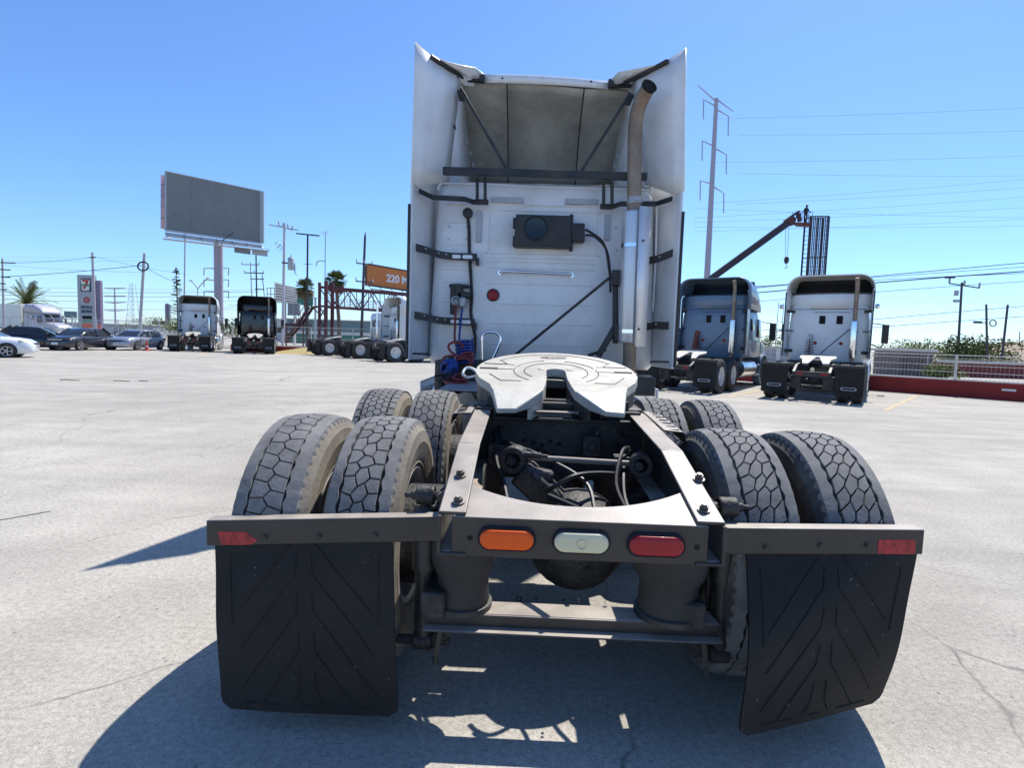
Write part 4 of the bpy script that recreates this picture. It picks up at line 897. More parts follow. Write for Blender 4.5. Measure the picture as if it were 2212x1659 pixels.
def far_wheel(root, x, y, s):
    t = bpy.data.objects.new('wheel', ST_); COL.objects.link(t); adopt(t, root); t.location = (x, y, .512)
    r = bpy.data.objects.new('rim', RS[s]); COL.objects.link(r); adopt(r, t)
def tractor(label, loc, rz, paint, inner, group, roof='mid', flap_pads=True, stack_tip=True, lamps=True, sil_muf=None, extra=None, day=False):
    T = thing('parked_truck', label, 'truck', (loc.x, loc.y, gz(loc.x)), rz, group)
    if loc.x < -8: T.scale = (1.03, 1.03, 1.05)
    P = lambda n, mt, fn, **k: part(n, mt, T, fn, **k)
    for s in (-1, 1):
        P('chassis_rail', black, lambda m: m.prism([(.0, .80), (.5, .98), (1.2, 1.02), (7.0, 1.02), (7.0, .76), (.0, .66)], 'X', s*.43-.035, s*.43+.035), bevel=.006)
        fl = P('mud_flap', flap_m, lambda m: m.loft([[V((s*.56, y, z)), V((s*1.22, y, z)), V((s*1.22, y+.014, z)), V((s*.56, y+.014, z))] for y, z in ((-.02, .98), (-.03, .7), (-.05, .4), (-.08, .20))]), bevel=.004)
        P('flap_bracket', black, lambda m: m.box((s*.83, .0, .98), (.82, .05, .07)), bevel=.006)
        if flap_pads:
            k = MB(); o1 = oval(.36, .085); o2 = oval(.30, .045)
            nn = len(o1); k.add([(s*.89+p[0], -.085, .40+p[1]) for p in o1]+[(s*.89+p[0], -.085, .40+p[1]) for p in o2], [(i, (i+1) % nn, nn+(i+1) % nn, nn+i) for i in range(nn)]); k.build('flap_emblem', galv, fl, solid=.004)
        for y in (.58, 1.90):
            far_wheel(T, s*1.08, y, s); far_wheel(T, s*.74, y, -s)
        far_wheel(T, s*1.03, 6.35, s)
        P('fuel_tank', alu, lambda m: (m.cyl((s*.90, 3.2, .66), (s*.90, 4.9, .66), .31, n=28), m.cyl((s*.90, 3.5, .66), (s*.90, 3.55, .66), .317, n=28), m.cyl((s*.90, 4.5, .66), (s*.90, 4.55, .66), .317, n=28)), bevel=.015)
        P('cab_step', galv, lambda m: (m.box((s*1.0, 5.2, .42), (.34, .55, .05)), m.box((s*1.02, 5.2, .78), (.30, .55, .05)), m.box((s*.9, 5.2, .6), (.04, .55, .4))), bevel=.006)
        P('mirror', blackp if paint is not white else blackp, lambda m: (m.box((s*1.52, 5.55, 2.0), (.20, .12, .62)), m.tube([(s*1.15, 5.5, 1.65), (s*1.4, 5.5, 1.55), (s*1.5, 5.55, 1.72)], .025, 6, 3), m.tube([(s*1.15, 5.4, 2.35), (s*1.5, 5.5, 2.3)], .018, 6)), bevel=.03)
    P('rear_beam', black, lambda m: (m.box((0, .02, .73), (.86, .05, .14)), m.box((0, .35, .40), (1.3, .12, .05))), bevel=.006)
    for x in (-.28, .30): P('tail_lamp', m_red, lambda m: m.box((x, -.010, .74), (.16, .02, .06)), bevel=.008)
    if lamps: P('round_tail_lamp', m_clear, lambda m: m.lathe([(.055, 0), (.05, .02), (.001, .025)], (0.02, -.005, .86), (0, -1, 0), 18))
    P('axle', grime, lambda m: (m.cyl((-.9, .58, .515), (.9, .58, .515), .08), m.cyl((-.9, 1.9, .515), (.9, 1.9, .515), .08), m.lathe([(.01, -.2), (.2, -.1), (.2, .1), (.05, .3)], (.05, .58, .515), (0, 1, 0), 18), m.box((-.4, .3, .5), (.26, .26, .34)), m.box((.4, .3, .5), (.26, .26, .34))))
    pl = [(-.33, -.56), (-.36, -.33), (-.46, -.1)]+[(-.47*math.cos(rad(a)), .46*math.sin(rad(a))) for a in range(0, 181, 15)]+[(.46, -.1), (.36, -.33), (.33, -.56), (.19, -.56), (.06, -.1), (.05, .03), (-.05, .03), (-.06, -.1), (-.19, -.56)]
    k = MB(); tp = [V((p[0], 1.35+p[1], 1.19+.2*max(p[1], -.35)+(.5*(p[1]+.35) if p[1] < -.35 else 0))) for p in pl]; nn = len(pl)
    k.add(tp+[p-V((0, 0, .05)) for p in tp], cap(pl, True)+[tuple(i+nn for i in t) for t in cap(pl, False)]+[(i, (i+1) % nn, nn+(i+1) % nn, nn+i) for i in range(nn)]); k.build('fifth_wheel', plate_m, T)
    P('fifth_wheel_mount', black, lambda m: (m.box((0, 1.38, 1.06), (.80, .5, .12)),), bevel=.02)
    # cab
    y0 = 3.45 if not day else 4.3
    def plan(z, hw, yr, yf):
        r = .13; Q = []
        for k in range(5): t = rad(180+90*k/4); Q.append(V((-hw+r+r*math.cos(t), yr+r+r*math.sin(t), z)))
        for k in range(5): t = rad(270+90*k/4); Q.append(V((hw-r+r*math.cos(t), yr+r+r*math.sin(t), z)))
        return Q+[V((hw+.02, yf-.5, z)), V((hw-.12, yf, z)), V((-hw+.12, yf, z)), V((-hw-.02, yf-.5, z))]
    k = MB(); k.loft([plan(1.05, 1.10, y0+.03, 5.95), plan(1.12, 1.13, y0, 5.95), plan(1.7, 1.13, y0, 5.9), plan(2.4, 1.10, y0+.01, 5.6), plan(2.78, 1.06, y0+.03, 5.35), plan(2.86, .98, y0+.1, 5.25)]); CB = k.build('cab_body', paint, T, ang=50)
    P('hood', paint, lambda m: m.loft([[V((s_*wd, y, z)) for s_, z in ((-1, .8), (-1, zt-.22), (-.85, zt-.05), (-.4, zt), (.4, zt), (.85, zt-.05), (1, zt-.22), (1, .8))] for y, wd, zt in ((5.85, 1.08, 1.82), (6.5, 1.05, 1.70), (7.1, .98, 1.52), (7.35, .86, 1.25))]), bevel=.03)
    for s in (-1, 1): P('front_fender', paint, lambda m: m.lathe([(.60, -.16), (.63, -.1), (.64, .1), (.60, .13), (.57, .12), (.57, -.15)], (s*1.02, 6.35, .55), (s, 0, 0), 28, closed=True))
    P('bumper', paint, lambda m: m.box((0, 7.25, .55), (2.2, .35, .42)), bevel=.08)
    P('grille', chrome, lambda m: m.box((0, 7.30, 1.02), (.9, .12, .55)), bevel=.03)
    for s in (-1, 1): P('headlamp', m_clear, lambda m: m.box((s*.80, 7.18, 1.0), (.36, .25, .24)), bevel=.05)
    P('windscreen', glass, lambda m: m.quad((-.96, 5.97, 1.85), (.96, 5.97, 1.85), (.90, 5.50, 2.58), (-.90, 5.50, 2.58)), solid=.012)
    for s in (-1, 1):
        P('side_window', glass, lambda m: m.quad((s*1.155, 4.85, 1.8), (s*1.15, 5.6, 1.75), (s*1.13, 5.35, 2.42), (s*1.13, 4.85, 2.42)), solid=.01)
        if not day: P('sleeper_window', glass, lambda m: m.quad((s*1.15, 4.0, 2.0), (s*1.15, 4.4, 2.0), (s*1.125, 4.4, 2.4), (s*1.125, 4.0, 2.4)), solid=.01)
    if not day:
        k = MB(); secs = []
        for y, hw, top in ((3.16, 1.20, 3.74), (3.5, 1.20, 3.76), (4.3, 1.18, 3.72), (5.0, 1.14, 3.42), (5.45, 1.08, 3.02), (5.62, 1.0, 2.72)):
            b_ = 2.70; r = min(.42, (top-b_)*.6)
            arcp = [(hw-r+r*math.cos(rad(a)), top-r+r*math.sin(rad(a))) for a in range(0, 91, 15)]
            secs.append([V((-p[0], y, p[1])) for p in [(hw, b_)]+arcp]+[V((p[0], y, p[1])) for p in (arcp[::-1]+[(hw, b_)])])
        k.loft(secs, closed=False); k.build('roof_fairing', paint, T, solid=.03)
        P('upper_wall', paint, lambda m: m.loft([[V((x, y+.10*abs(x)**4, z)) for x in (-1.13, -.9, -.4, .4, .9, 1.13)] for y, z in ((3.47, 2.70), (3.46, 3.0), (3.49, 3.16), (3.60, 3.22))], closed=False), solid=.02)
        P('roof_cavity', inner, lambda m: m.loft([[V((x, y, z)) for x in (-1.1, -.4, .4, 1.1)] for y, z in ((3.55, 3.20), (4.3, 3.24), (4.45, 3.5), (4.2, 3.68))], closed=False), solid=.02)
        for s in (-1, 1):
            P('side_extender', paint, lambda m: m.loft([[V((s*1.20, 3.05, z)), V((s*1.175, 3.05, z)), V((s*1.13, 3.62, z)), V((s*1.16, 3.62, z))] for z in (1.15, 2.0, 2.72, 3.3)]), bevel=.006)
            P('rubber_edge', blackp, lambda m: m.box((s*1.20, 3.04, 2.2), (.035, .05, 2.05)), bevel=.006)
            for z in (1.35, 2.0, 2.62): P('extender_bracket', black, lambda m: m.bar((s*1.17, 3.15, z), (s*.98, 3.46, z), .05, .09 if z != 2.0 else .03), bevel=.004)
        for x in (-.16, .32): P('vent', soot, lambda m: m.box((x, 3.445, 2.36), (.17, .03, .26)), bevel=.03)
        P('roof_seam', blackp, lambda m: m.box((0, 3.465, 2.70), (2.0, .02, .012)))
        P('panel_line', blackp, lambda m: (m.box((.08, 3.447, 2.60), (1.0, .012, .012)),))
        for x in (-.32, .40): P('round_lamp', m_red, lambda m: m.lathe([(.055, 0), (.05, .02), (.001, .025)], (x, 3.445, 1.62), (0, -1, 0), 16))
    else:
        P('rear_window', glass, lambda m: m.box((-.1, y0-.005, 2.2), (1.1, .03, .5)), bevel=.03)
        P('cab_roof', paint, lambda m: m.loft([[V((x*w_, y, z)) for x, z in ((-1, 2.8), (-.9, 2.92), (.9, 2.92), (1, 2.8))] for y, w_ in ((y0+.1, 1.0), (5.3, .95))]), bevel=.02)
    mz = 1.18
    MUF = P('muffler', sil_muf or alu, lambda m: m.lathe([(.05, 0), (.105, .015), (.11, .04), (.11, 1.10), (.105, 1.13), (.05, 1.15)], (.74, y0-.28, mz), (0, 0, 1), 24))
    k = MB(); k.tube([(.74, y0-.28, mz+1.13), (.74, y0-.28, mz+1.9), (.74, y0-.30, mz+2.25), (.72, y0-.36, mz+2.45)], .062, 14, 3); k.build('exhaust_stack', pipe_m if stack_tip else chrome, T)
    P('down_pipe', pipe_m, lambda m: m.cyl((.74, y0-.28, .75), (.74, y0-.28, mz+.02), .06))
    P('stack_brace', black, lambda m: m.cyl((.68, y0-.27, 2.12), (-.30, y0-.18, 1.10), .016, n=6))
    P('deck_box', black, lambda m: (m.box((0, y0-.10, .98), (2.1, .5, .14)),), bevel=.02)
    for mt, x, R in ((h_red, -.50, .07), (h_black, -.42, .07)):
        k = MB(); pts = [V((x, y0-.02, 1.9))]
        for j in range(80): a = j*.55; pts.append(V((x+R*math.cos(a)*(.6+j/90), y0-.12+R*.6*math.sin(a), 1.75-.008*j)))
        k.tube(pts, .009, 5); k.build('coiled_hose', mt, T)
    if extra: extra(T, P)
    return T
blackpaint = mat('black_paint', (.012, .012, .014), .22, var=.1, coat=.6)
bluepaint = mat('blue_grey_paint', (.13, .20, .285), .35, var=.06, coat=.4, dirt=(.3, .3, .3), dirt_amt=.2)
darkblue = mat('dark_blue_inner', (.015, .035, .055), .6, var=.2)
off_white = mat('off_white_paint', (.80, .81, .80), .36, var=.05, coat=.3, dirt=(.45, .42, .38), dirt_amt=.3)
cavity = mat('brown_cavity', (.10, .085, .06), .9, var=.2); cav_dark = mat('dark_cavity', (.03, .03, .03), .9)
def place(px, py, az, lx, ly):                # root so that local point (lx, ly) stands on the ground at this picture point
    p = G(px, py); a = -rad(az); c, s = math.cos(a), math.sin(a); x = p.x-(c*lx-s*ly)
    return V((x, p.y-(s*lx+c*ly), gz(x))), a
GL = 'tractor units parked around the yard'
l, a = place(452, 760, -22, 1.1, .55)
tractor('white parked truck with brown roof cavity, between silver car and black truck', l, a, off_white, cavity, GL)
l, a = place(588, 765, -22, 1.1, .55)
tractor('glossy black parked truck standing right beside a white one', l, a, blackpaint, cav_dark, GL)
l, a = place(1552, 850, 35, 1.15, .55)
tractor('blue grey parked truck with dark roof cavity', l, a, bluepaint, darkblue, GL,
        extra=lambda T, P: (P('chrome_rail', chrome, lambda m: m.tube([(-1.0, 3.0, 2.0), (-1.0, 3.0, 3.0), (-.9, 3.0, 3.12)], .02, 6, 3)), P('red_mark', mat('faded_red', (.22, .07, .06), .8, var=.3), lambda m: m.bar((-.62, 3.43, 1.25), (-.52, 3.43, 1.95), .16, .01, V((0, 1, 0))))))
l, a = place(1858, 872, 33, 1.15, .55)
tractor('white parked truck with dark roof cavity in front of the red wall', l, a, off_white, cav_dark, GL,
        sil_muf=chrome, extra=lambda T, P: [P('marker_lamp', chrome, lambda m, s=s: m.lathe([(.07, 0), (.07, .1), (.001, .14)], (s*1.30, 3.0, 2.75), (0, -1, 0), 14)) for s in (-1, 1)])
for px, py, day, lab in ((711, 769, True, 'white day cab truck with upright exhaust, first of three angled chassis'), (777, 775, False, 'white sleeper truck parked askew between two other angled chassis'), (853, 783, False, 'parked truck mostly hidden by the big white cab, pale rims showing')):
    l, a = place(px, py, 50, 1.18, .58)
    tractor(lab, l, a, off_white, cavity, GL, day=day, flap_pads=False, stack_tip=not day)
# tractor with trailer seen from the side, beyond the fence
p = AT(112, 700, 62); l = V((p.x, p.y, 0)); az = 100; a = -rad(az)
c_, s_ = math.cos(a), math.sin(a); l = V((l.x-(c_*0-s_*5.6), l.y-(s_*0+c_*5.6), 0))
silver = mat('silver_violet_paint', (.42, .42, .47), .35, var=.06, coat=.4)
tractor('pale grey road truck coupled to a white trailer behind the fence', l, a, silver, cavity, GL)
TRL = thing('box_trailer', 'white box trailer behind the pale grey road truck', 'trailer', (l.x, l.y, gz(l.x)), a)
part('box_body', mat('trailer_white', (.72, .75, .68), .5, var=.05), TRL, lambda m: m.box((0, -4.0, 2.5), (2.5, 13.5, 2.75)), bevel=.04)
part('trailer_frame', black, TRL, lambda m: m.box((0, -4.0, 1.05), (1.2, 13.0, .16)))
for y in (-8.5, -9.8):
    for s in (-1, 1): far_wheel(TRL, s*1.05, y, s)

# ================================================================== cars
def car_tyre(s):
    m = MB(); m.lathe([(.31, -.10), (.325, -.08), (.325, .08), (.31, .10), (.22, .105), (.21, .08), (.21, -.10)], (0, 0, 0), (1, 0, 0), 28, closed=True); return m.mesh('tyre', bg_rubber, 30)
CT = car_tyre(1); ca = mat('car_rim', (.55, .55, .56), .3, .7, var=.1)
def car_rim():
    m = MB(); m.lathe([(.215, .07), (.218, .105), (.195, .10), (.19, .06)], (0, 0, 0), (1, 0, 0), 24)
    for k in range(5):
        a = k*1.2566; m.bar((.088, 0, 0), (.088, .195*math.cos(a), .195*math.sin(a)), .035, .07, V((1, 0, 0)))
    m.lathe([(.05, .07), (.05, .10), (.001, .105)], (0, 0, 0), (1, 0, 0), 12); m.cyl((.02, 0, 0), (.03, 0, 0), .20, n=20); return m.mesh('rim', ca, 40)
CR = car_rim()
def car(label, px, py, az, paint, lx, ly, dark=False, plate=True, sharp=False):
    loc, a = place(px, py, az, lx, ly); C_ = thing('parked_car', label, 'car', loc, a, 'cars parked by the fence'); C_.scale = (.95, .95, .93)
    P = lambda n, mt, fn, **k: part(n, mt, C_, fn, **k)
    sec = []
    for y, hw, zb, zt in ((-2.24, .60, .42, .80), (-2.18, .76, .30, .92), (-1.9, .84, .22, 1.04), (-1.2, .885, .18, 1.03), (-.4, .895, .17, .99), (.6, .895, .17, .97), (1.1, .885, .18, .97), (1.6, .87, .18, .93), (2.0, .82, .20, .86), (2.18, .74, .22, .76), (2.28, .58, .28, .64)):
        h = zt-zb; q = [(-hw*.90, zb), (-hw*.985, zb+.18*h), (-hw, zb+.5*h), (-hw*.97, zb+.78*h), (-hw*.86, zt-.02), (-hw*.45, zt+.015)]
        sec.append([V((x, y, z)) for x, z in q]+[V((-x, y, z)) for x, z in q[::-1]])
    m = MB(); m.loft(sec); m.build('body', paint, C_, ang=60)
    gh = [(.95, -1.60, 1.14, .80), (1.10, -1.42, .92, .765), (1.30, -1.12, .58, .69), (1.43, -.90, .30, .635)]
    def ring(z, y0, y1, hw): return [V((-hw, y0, z)), V((-hw*1.0, (y0+y1)/2, z)), V((-hw*.92, y1, z)), V((0, y1+.06, z)), V((hw*.92, y1, z)), V((hw, (y0+y1)/2, z)), V((hw, y0, z)), V((0, y0-.04, z))]
    m = MB(); m.loft([ring(*g) for g in gh]); m.build('window_glass', glass, C_, ang=30)
    m = MB(); m.loft([ring(1.39, -1.02, .40, .665), ring(1.45, -.86, .25, .63), ring(1.485, -.66, .0, .48)]); m.build('roof', paint, C_, ang=60)
    for s in (-1, 1):
        for nm, pts in (('front_pillar', ((s*.745, 1.16, .95), (s*.60, .32, 1.42))), ('centre_pillar', ((s*.808, -.24, .95), (s*.65, -.32, 1.42))), ('rear_pillar', ((s*.785, -1.46, .98), (s*.64, -.93, 1.42)))):
            P(nm, paint, lambda m: m.bar(pts[0], pts[1], .06, .09 if nm != 'rear_pillar' else .34))
        P('mirror', paint, lambda m: m.box((s*.98, .80, 1.06), (.20, .12, .15)), bevel=.04)
        P('headlamp', m_clear, lambda m: m.loft([[V((s*x, y, z)) for x, y, z in ((.52, 2.26, .64), (.79, 2.06, .68), (.845, 1.84, .84), (.56, 2.14, .79))], [V((s*x, y, z)) for x, y, z in ((.50, 2.10, .64), (.74, 1.9, .68), (.78, 1.72, .83), (.54, 1.98, .78))]]), bevel=.02)
        P('tail_lamp', m_red, lambda m: m.box((s*.70, -2.13, .82), (.26, .14, .14)), bevel=.03)
        P('door_handle', paint, lambda m: m.box((s*.885, -.12, .80), (.03, .18, .03)), bevel=.01)
        P('door_seam', soot, lambda m: m.bar((s*.893, .72, .26), (s*.885, .72, .86), .006, .012, V((0, 1, 0))))
        for y in (-1.34, 1.36):
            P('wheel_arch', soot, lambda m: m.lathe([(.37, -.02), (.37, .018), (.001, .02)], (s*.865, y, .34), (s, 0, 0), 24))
            t = bpy.data.objects.new('wheel', CT); COL.objects.link(t); adopt(t, C_); t.location = (s*.81, y, .322)
            if s < 0: t.rotation_euler = (0, 0, math.pi)
            r = bpy.data.objects.new('rim', CR); COL.objects.link(r); adopt(r, t)
    P('grille', soot, lambda m: m.box((0, 2.225, .66), (.86, .12, .10)), bevel=.02)
    P('lower_intake', soot, lambda m: m.box((0, 2.20, .33), (1.1, .10, .13)), bevel=.03)
    P('grille_bar', chrome, lambda m: m.box((0, 2.288, .70), (.86, .012, .03)))
    if plate: P('number_plate', mat('plate', (.7, .7, .68), .5), lambda m: m.box((0, 2.31, .45), (.40, .02, .14)), bevel=.004)
    return C_
grey_car = mat('graphite_paint', (.045, .047, .055), .25, .5, var=.06, coat=.8); silver_car = mat('silver_car_paint', (.34, .36, .41), .28, .5, var=.05, coat=.8); black_car = mat('black_car_paint', (.015, .017, .022), .2, .3, coat=.8); white_car = mat('white_car_paint', (.72, .74, .75), .25, coat=.8, var=.03)
car('dark graphite sedan with plate, standing left of the silver sedan', 173, 757.5, 177, grey_car, -.85, 1.36)
car('silver sedan facing out beside the red traffic cone', 297, 757, 176, silver_car, -.85, 1.36)
car('white sedan with only its front half in view before a black car', 19, 773, 58, white_car, .85, 1.36, plate=False)
car('black sedan parked sideways behind the white sedan', 78, 756, 60, black_car, .85, .2)
p = G(317, 757.5)
cone = thing('traffic_cone', 'red traffic cone in front of the silver sedan', 'cone', (p.x, p.y, gz(p.x)))
cm_ = mat('cone_red', (.55, .07, .05), .6, var=.1)
bpy.context.view_layer.update()
k = MB(); k.box((0, 0, .02), (.36, .36, .04)); k.build('base', cm_, cone, bevel=.01)
k = MB(); k.lathe([(.13, .035), (.03, .68), (.001, .70)], (0, 0, 0), (0, 0, 1), 20); k.build('cone_body', cm_, cone)
k = MB(); k.lathe([(.0975, .25), (.0775, .37)], (0, 0, 0), (0, 0, 1), 20); k.build('reflective_band', post_m, cone)
# ================================================================== poles, signs and far things
def span_px(n): return n
def foot(t, b):                                # continue a line through two points down to the ground
    d = b-t; k = t.z/(t.z-b.z); return t+d*k
def pole(label, a, b, Y, wpx, mt, cat='pole', name='utility_pole', group=None, taper=.75, foot_to=None):
    t = AT(*a, Y); q = AT(*b, Y); f = foot(t, q); r = wpx/2*(Y-CP.y)/FPX
    R = thing(name, label, cat, (f.x, f.y, 0), 0, group)
    o = V((f.x, f.y, 0)); part('shaft', mt, R, lambda m: m.cyl(f-o-V((0, 0, .7)), t-o, r, r*taper, n=12))
    R_ = (R, o, t-o, f-o, r)
    return R_
def cross(Rt, px0, px1, Y, th=.12, mt=None, name='cross_arm', ins=0):
    R, o = Rt[0], Rt[1]; a = AT(*px0, Y)-o; b = AT(*px1, Y)-o
    c = part(name, mt or wood_pole, R, lambda m: m.bar(a, b, th, th))
    for k in range(ins):
        p = a+(b-a)*(k+.02)/(max(1, ins-1)+.04); part('insulator', galv, R, lambda m: m.lathe([(.05, 0), (.09, .08), (.05, .16), (.09, .24), (.04, .36), (.001, .37)], p+V((0, 0, th/2)), (0, 0, 1), 10))
    return c
GP = None
p1 = pole('utility pole with stacked short cross arms above the date palm', (5, 558), (7, 650), 60, 5, concrete_pole)
for y, x0, x1 in ((567, 2, 33), (582, 0, 22), (598, 3, 22), (612, -6, 12), (625, -8, 14)): cross(p1, (x0, y), (x1, y+1), 59.9, .12)
p2 = pole('tall pale concrete pole in front of the filling station sign', (199.5, 545), (205, 690), 60, 6, concrete_pole); cross(p2, (193, 556), (206, 556), 59.9, .1)
p3 = pole('leaning pale pole carrying a black ring of coiled cable', (312, 547), (299.5, 735), 50, 7, concrete_pole)
part('cable_ring', h_black, p3[0], lambda m: m.tube([AT(309+11.5*math.cos(t/10*math.pi), 575+9.5*math.sin(t/10*math.pi), 49.7)-p3[1] for t in range(21)], .07, 6))
p5 = pole('slim grey flood light mast standing before the empty billboard', (400, 492), (398, 635), 72, 3.4, galv, 'light pole', 'light_mast')
for dx, s in ((-13, .9), (3, 1.5), (17, 1.2)):
    part('flood_light', mat('pale_lamp', (.55, .55, .50), .4), p5[0], lambda m: m.box(AT(400+dx, 488, 71.8)-p5[1], (s*.9, .5, .8 if dx != 17 else .35)), bevel=.05)
part('head_bar', galv, p5[0], lambda m: m.bar(AT(384, 494, 72)-p5[1], AT(420, 493, 72)-p5[1], .1, .1))
p7 = pole('grey street lamp with two arms spread in a V', (427, 622), (427, 650), 80, 2.2, galv, 'street lamp', 'street_lamp')
for e in ((412, 606), (449, 601)): part('lamp_arm', galv, p7[0], lambda m: m.tube([AT(427, 624, 80)-p7[1], AT((427+e[0])/2, (622+e[1])/2-1, 80)-p7[1], AT(*e, 80)-p7[1]], .07, 6, 3)); part('lamp_head', galv, p7[0], lambda m: m.box(AT(*e, 80)-p7[1], (.5, .25, .14)), bevel=.04)
p9 = pole('dark wooden pole of a twin pole line frame behind the black truck', (553, 548), (554.5, 640), 85, 3.6, wood_pole)
for y, x0, x1 in ((589, 528, 570), (602, 541, 570), (624, 551, 571)): cross(p9, (x0, y), (x1, y+1), 84.8, .14, ins=3 if y == 589 else 0)
p9b = pole('thinner grey pole joined by cross arms to the dark wooden pole', (541, 568), (544, 640), 86, 2.6, concrete_pole); cross(p9b, (522, 571), (560, 572), 85.8, .14, galv, ins=3); part('stay', wood_pole, p9b[0], lambda m: m.cyl(AT(566, 590, 86)-p9b[1], AT(571, 640, 86)-p9b[1], .06))
p10 = pole('white painted pole with a transformer can and cable loops', (614.5, 482), (610.5, 742), 48, 6.4, mat('pale_pole', (.50, .48, .52), .8, var=.08))
cross(p10, (581, 485), (645, 497), 47.8, .09, galv, ins=0); cross(p10, (602, 487), (632, 497), 48.2, .08, galv, ins=4)
part('transformer_can', mat('transformer_grey', (.42, .43, .45), .5, .2), p10[0], lambda m: m.lathe([(.001, 0), (.26, 0), (.28, .05), (.28, 1.0), (.22, 1.08), (.06, 1.1), (.06, 1.3), (.001, 1.3)], AT(628.5, 583, 47.6)-p10[1], (0, 0, 1), 20))
part('can_bracket', black, p10[0], lambda m: (m.bar(AT(609, 567, 47.8)-p10[1], AT(637, 570, 47.8)-p10[1], .1, .12), m.tube([AT(637, 572, 47.6)-p10[1], AT(637, 590, 47.6)-p10[1], AT(642, 594, 47.6)-p10[1]], .04, 5)))
part('cable_loops', galv, p10[0], lambda m: [m.tube([AT(600+k*4+5*math.cos(t/6*math.pi), 528+k*7+6*math.sin(t/6*math.pi), 47.8)-p10[1] for t in range(13)], .03, 5) for k in (0, 1)])
p11 = pole('black T shaped lamp pole in front of the footbridge stairs', (664.7, 508), (662.6, 737), 44, 4.2, black, 'light pole', 'lamp_pole', taper=.9); cross(p11, (640, 504), (690, 509), 44, .10, black, 'lamp_bar'); cross(p11, (655, 570), (676, 571), 44, .05, galv, 'small_arm')
p12 = pole('slim grey mast with a small side lamp and a round antenna', (703, 505), (702, 604), 75, 2.4, galv, 'mast', 'antenna_mast'); part('side_lamp', galv, p12[0], lambda m: m.tube([AT(702, 564, 75)-p12[1], AT(692, 563, 75)-p12[1], AT(685, 566, 75)-p12[1], AT(683, 575, 75)-p12[1]], .07, 6, 3))
part('antenna', mat('pale_violet', (.5, .52, .62), .6), p12[0], lambda m: [m.cyl(AT(702, 502, 75)-p12[1], AT(702+10*math.cos(k*.7), 502+6*math.sin(k*.7), 75)-p12[1], .02, n=5) for k in range(9)])
p13 = pole('dark wooden pole with two cross arms before the orange billboard', (788.5, 512), (782, 685), 60, 7, wood_pole, taper=.7)
part('pointed_top', wood_pole, p13[0], lambda m: m.cyl(p13[2]-V((0, 0, .05)), AT(789.3, 501, 60)-p13[1], p13[4]*.7, .03, n=10))
cross(p13, (770, 568), (804, 572), 59.8, .13, ins=3); cross(p13, (769, 607), (806, 611), 59.8, .13, ins=3)
p14 = pole('dark pole with line hardware behind the red wall fence', (2078, 610), (2070, 753), 42, 5.5, wood_pole); cross(p14, (2050, 612), (2116, 622), 41.9, .08, ins=3); part('line_switch', galv, p14[0], lambda m: (m.box(AT(2066, 633, 41.8)-p14[1], (.22, .2, .4)), m.box(AT(2066, 650, 41.8)-p14[1], (.4, .2, .2))))
part('cable_ring', galv, p14[0], lambda m: m.tube([AT(2060+8*math.cos(t/8*math.pi), 732+8*math.sin(t/8*math.pi), 41.8)-p14[1] for t in range(17)], .03, 6))
p15 = pole('bare dark post with a cable coil near the bushes', (2130.5, 657), (2134.5, 776), 36, 4.4, wood_pole, 'post', 'bare_post', taper=.9); part('cable_coil', h_black, p15[0], lambda m: (m.tube([AT(2145+7*math.cos(t/8*math.pi), 698+7*math.sin(t/8*math.pi), 35.9)-p15[1] for t in range(17)], .035, 6), m.box(AT(2112, 696, 35.9)-p15[1], (.45, .2, .14)), m.cyl(AT(2118, 697, 35.9)-p15[1], AT(2131, 697, 35.9)-p15[1], .03)))
pole('bare dark post leaning towards the dirt mound', (2177, 658), (2163.5, 779), 36, 4.6, wood_pole, 'post', 'bare_post', taper=.9)
pole('thin grey post far behind the dirt mound', (2203, 716), (2201, 752), 60, 2.5, concrete_pole, 'post', 'far_post')

# transmission monopoles
def monopole(label, top, low, Y, w0, w1, arms, drop, mt):
    t = AT(*top, Y); q = AT(*low, Y); f = foot(t, q); o = V((f.x, f.y, 0)); s = (Y-CP.y)/FPX
    R = thing('transmission_pole', label, 'power pole', o, 0, 'transmission poles'); part('shaft', mt, R, lambda m: m.cyl(f-o-V((0, 0, .3)), t-o, w1/2*s, w0/2*s, n=16))
    for (x0, y0, x1, y1, dr) in arms:
        part('cross_arm', mt, R, lambda m: m.cyl(AT(x0, y0, Y)-o, AT(x1, y1, Y)-o, 1.6*s, .8*s, n=8))
        if dr: part('insulator_string', galv, R, lambda m: m.cyl(AT(x1, y1, Y)-o, AT(x1-.6, y1+drop, Y)-o, 1.2*s, n=6))
    return R
steel = mat('monopole_steel', (.40, .38, .44), .6, .2, var=.06)
def zz5(x, y): return ((1680+x/2.469)/1.16456, (180+y/2.469)/1.16456)
A5 = []
for x0, y0, x1, y1, dr in ((300, 185, 185, 82, 0), (305, 172, 408, 248, 0), (298, 215, 222, 172, 1), (305, 235, 376, 275, 1), (290, 465, 214, 428, 1), (300, 480, 364, 515, 1), (278, 700, 202, 675, 1), (285, 715, 348, 755, 1)):
    a_, b_ = zz5(x0, y0), zz5(x1, y1); A5.append((*a_, *b_, dr))
monopole('tall grey transmission pole with angled arms rising behind the blue grey truck', zz5(302, 165), zz5(245, 1250), 75, 8, 15, A5, 43, steel)
monopole('distant transmission pole half hidden by the billboard column', (466, 560), (467, 700), 190, 3, 5, [(466, y, x, y-1, 1) for y in (580, 605, 630) for x in (441, 494)], 16, steel)
monopole('distant transmission pole with level arms right of the station sign', (247.5, 622), (249.5, 704), 150, 2.5, 4, [(248, y, x, y-1, 0) for y in (623, 640, 654, 671) for x in (226, 272)], 8, steel)
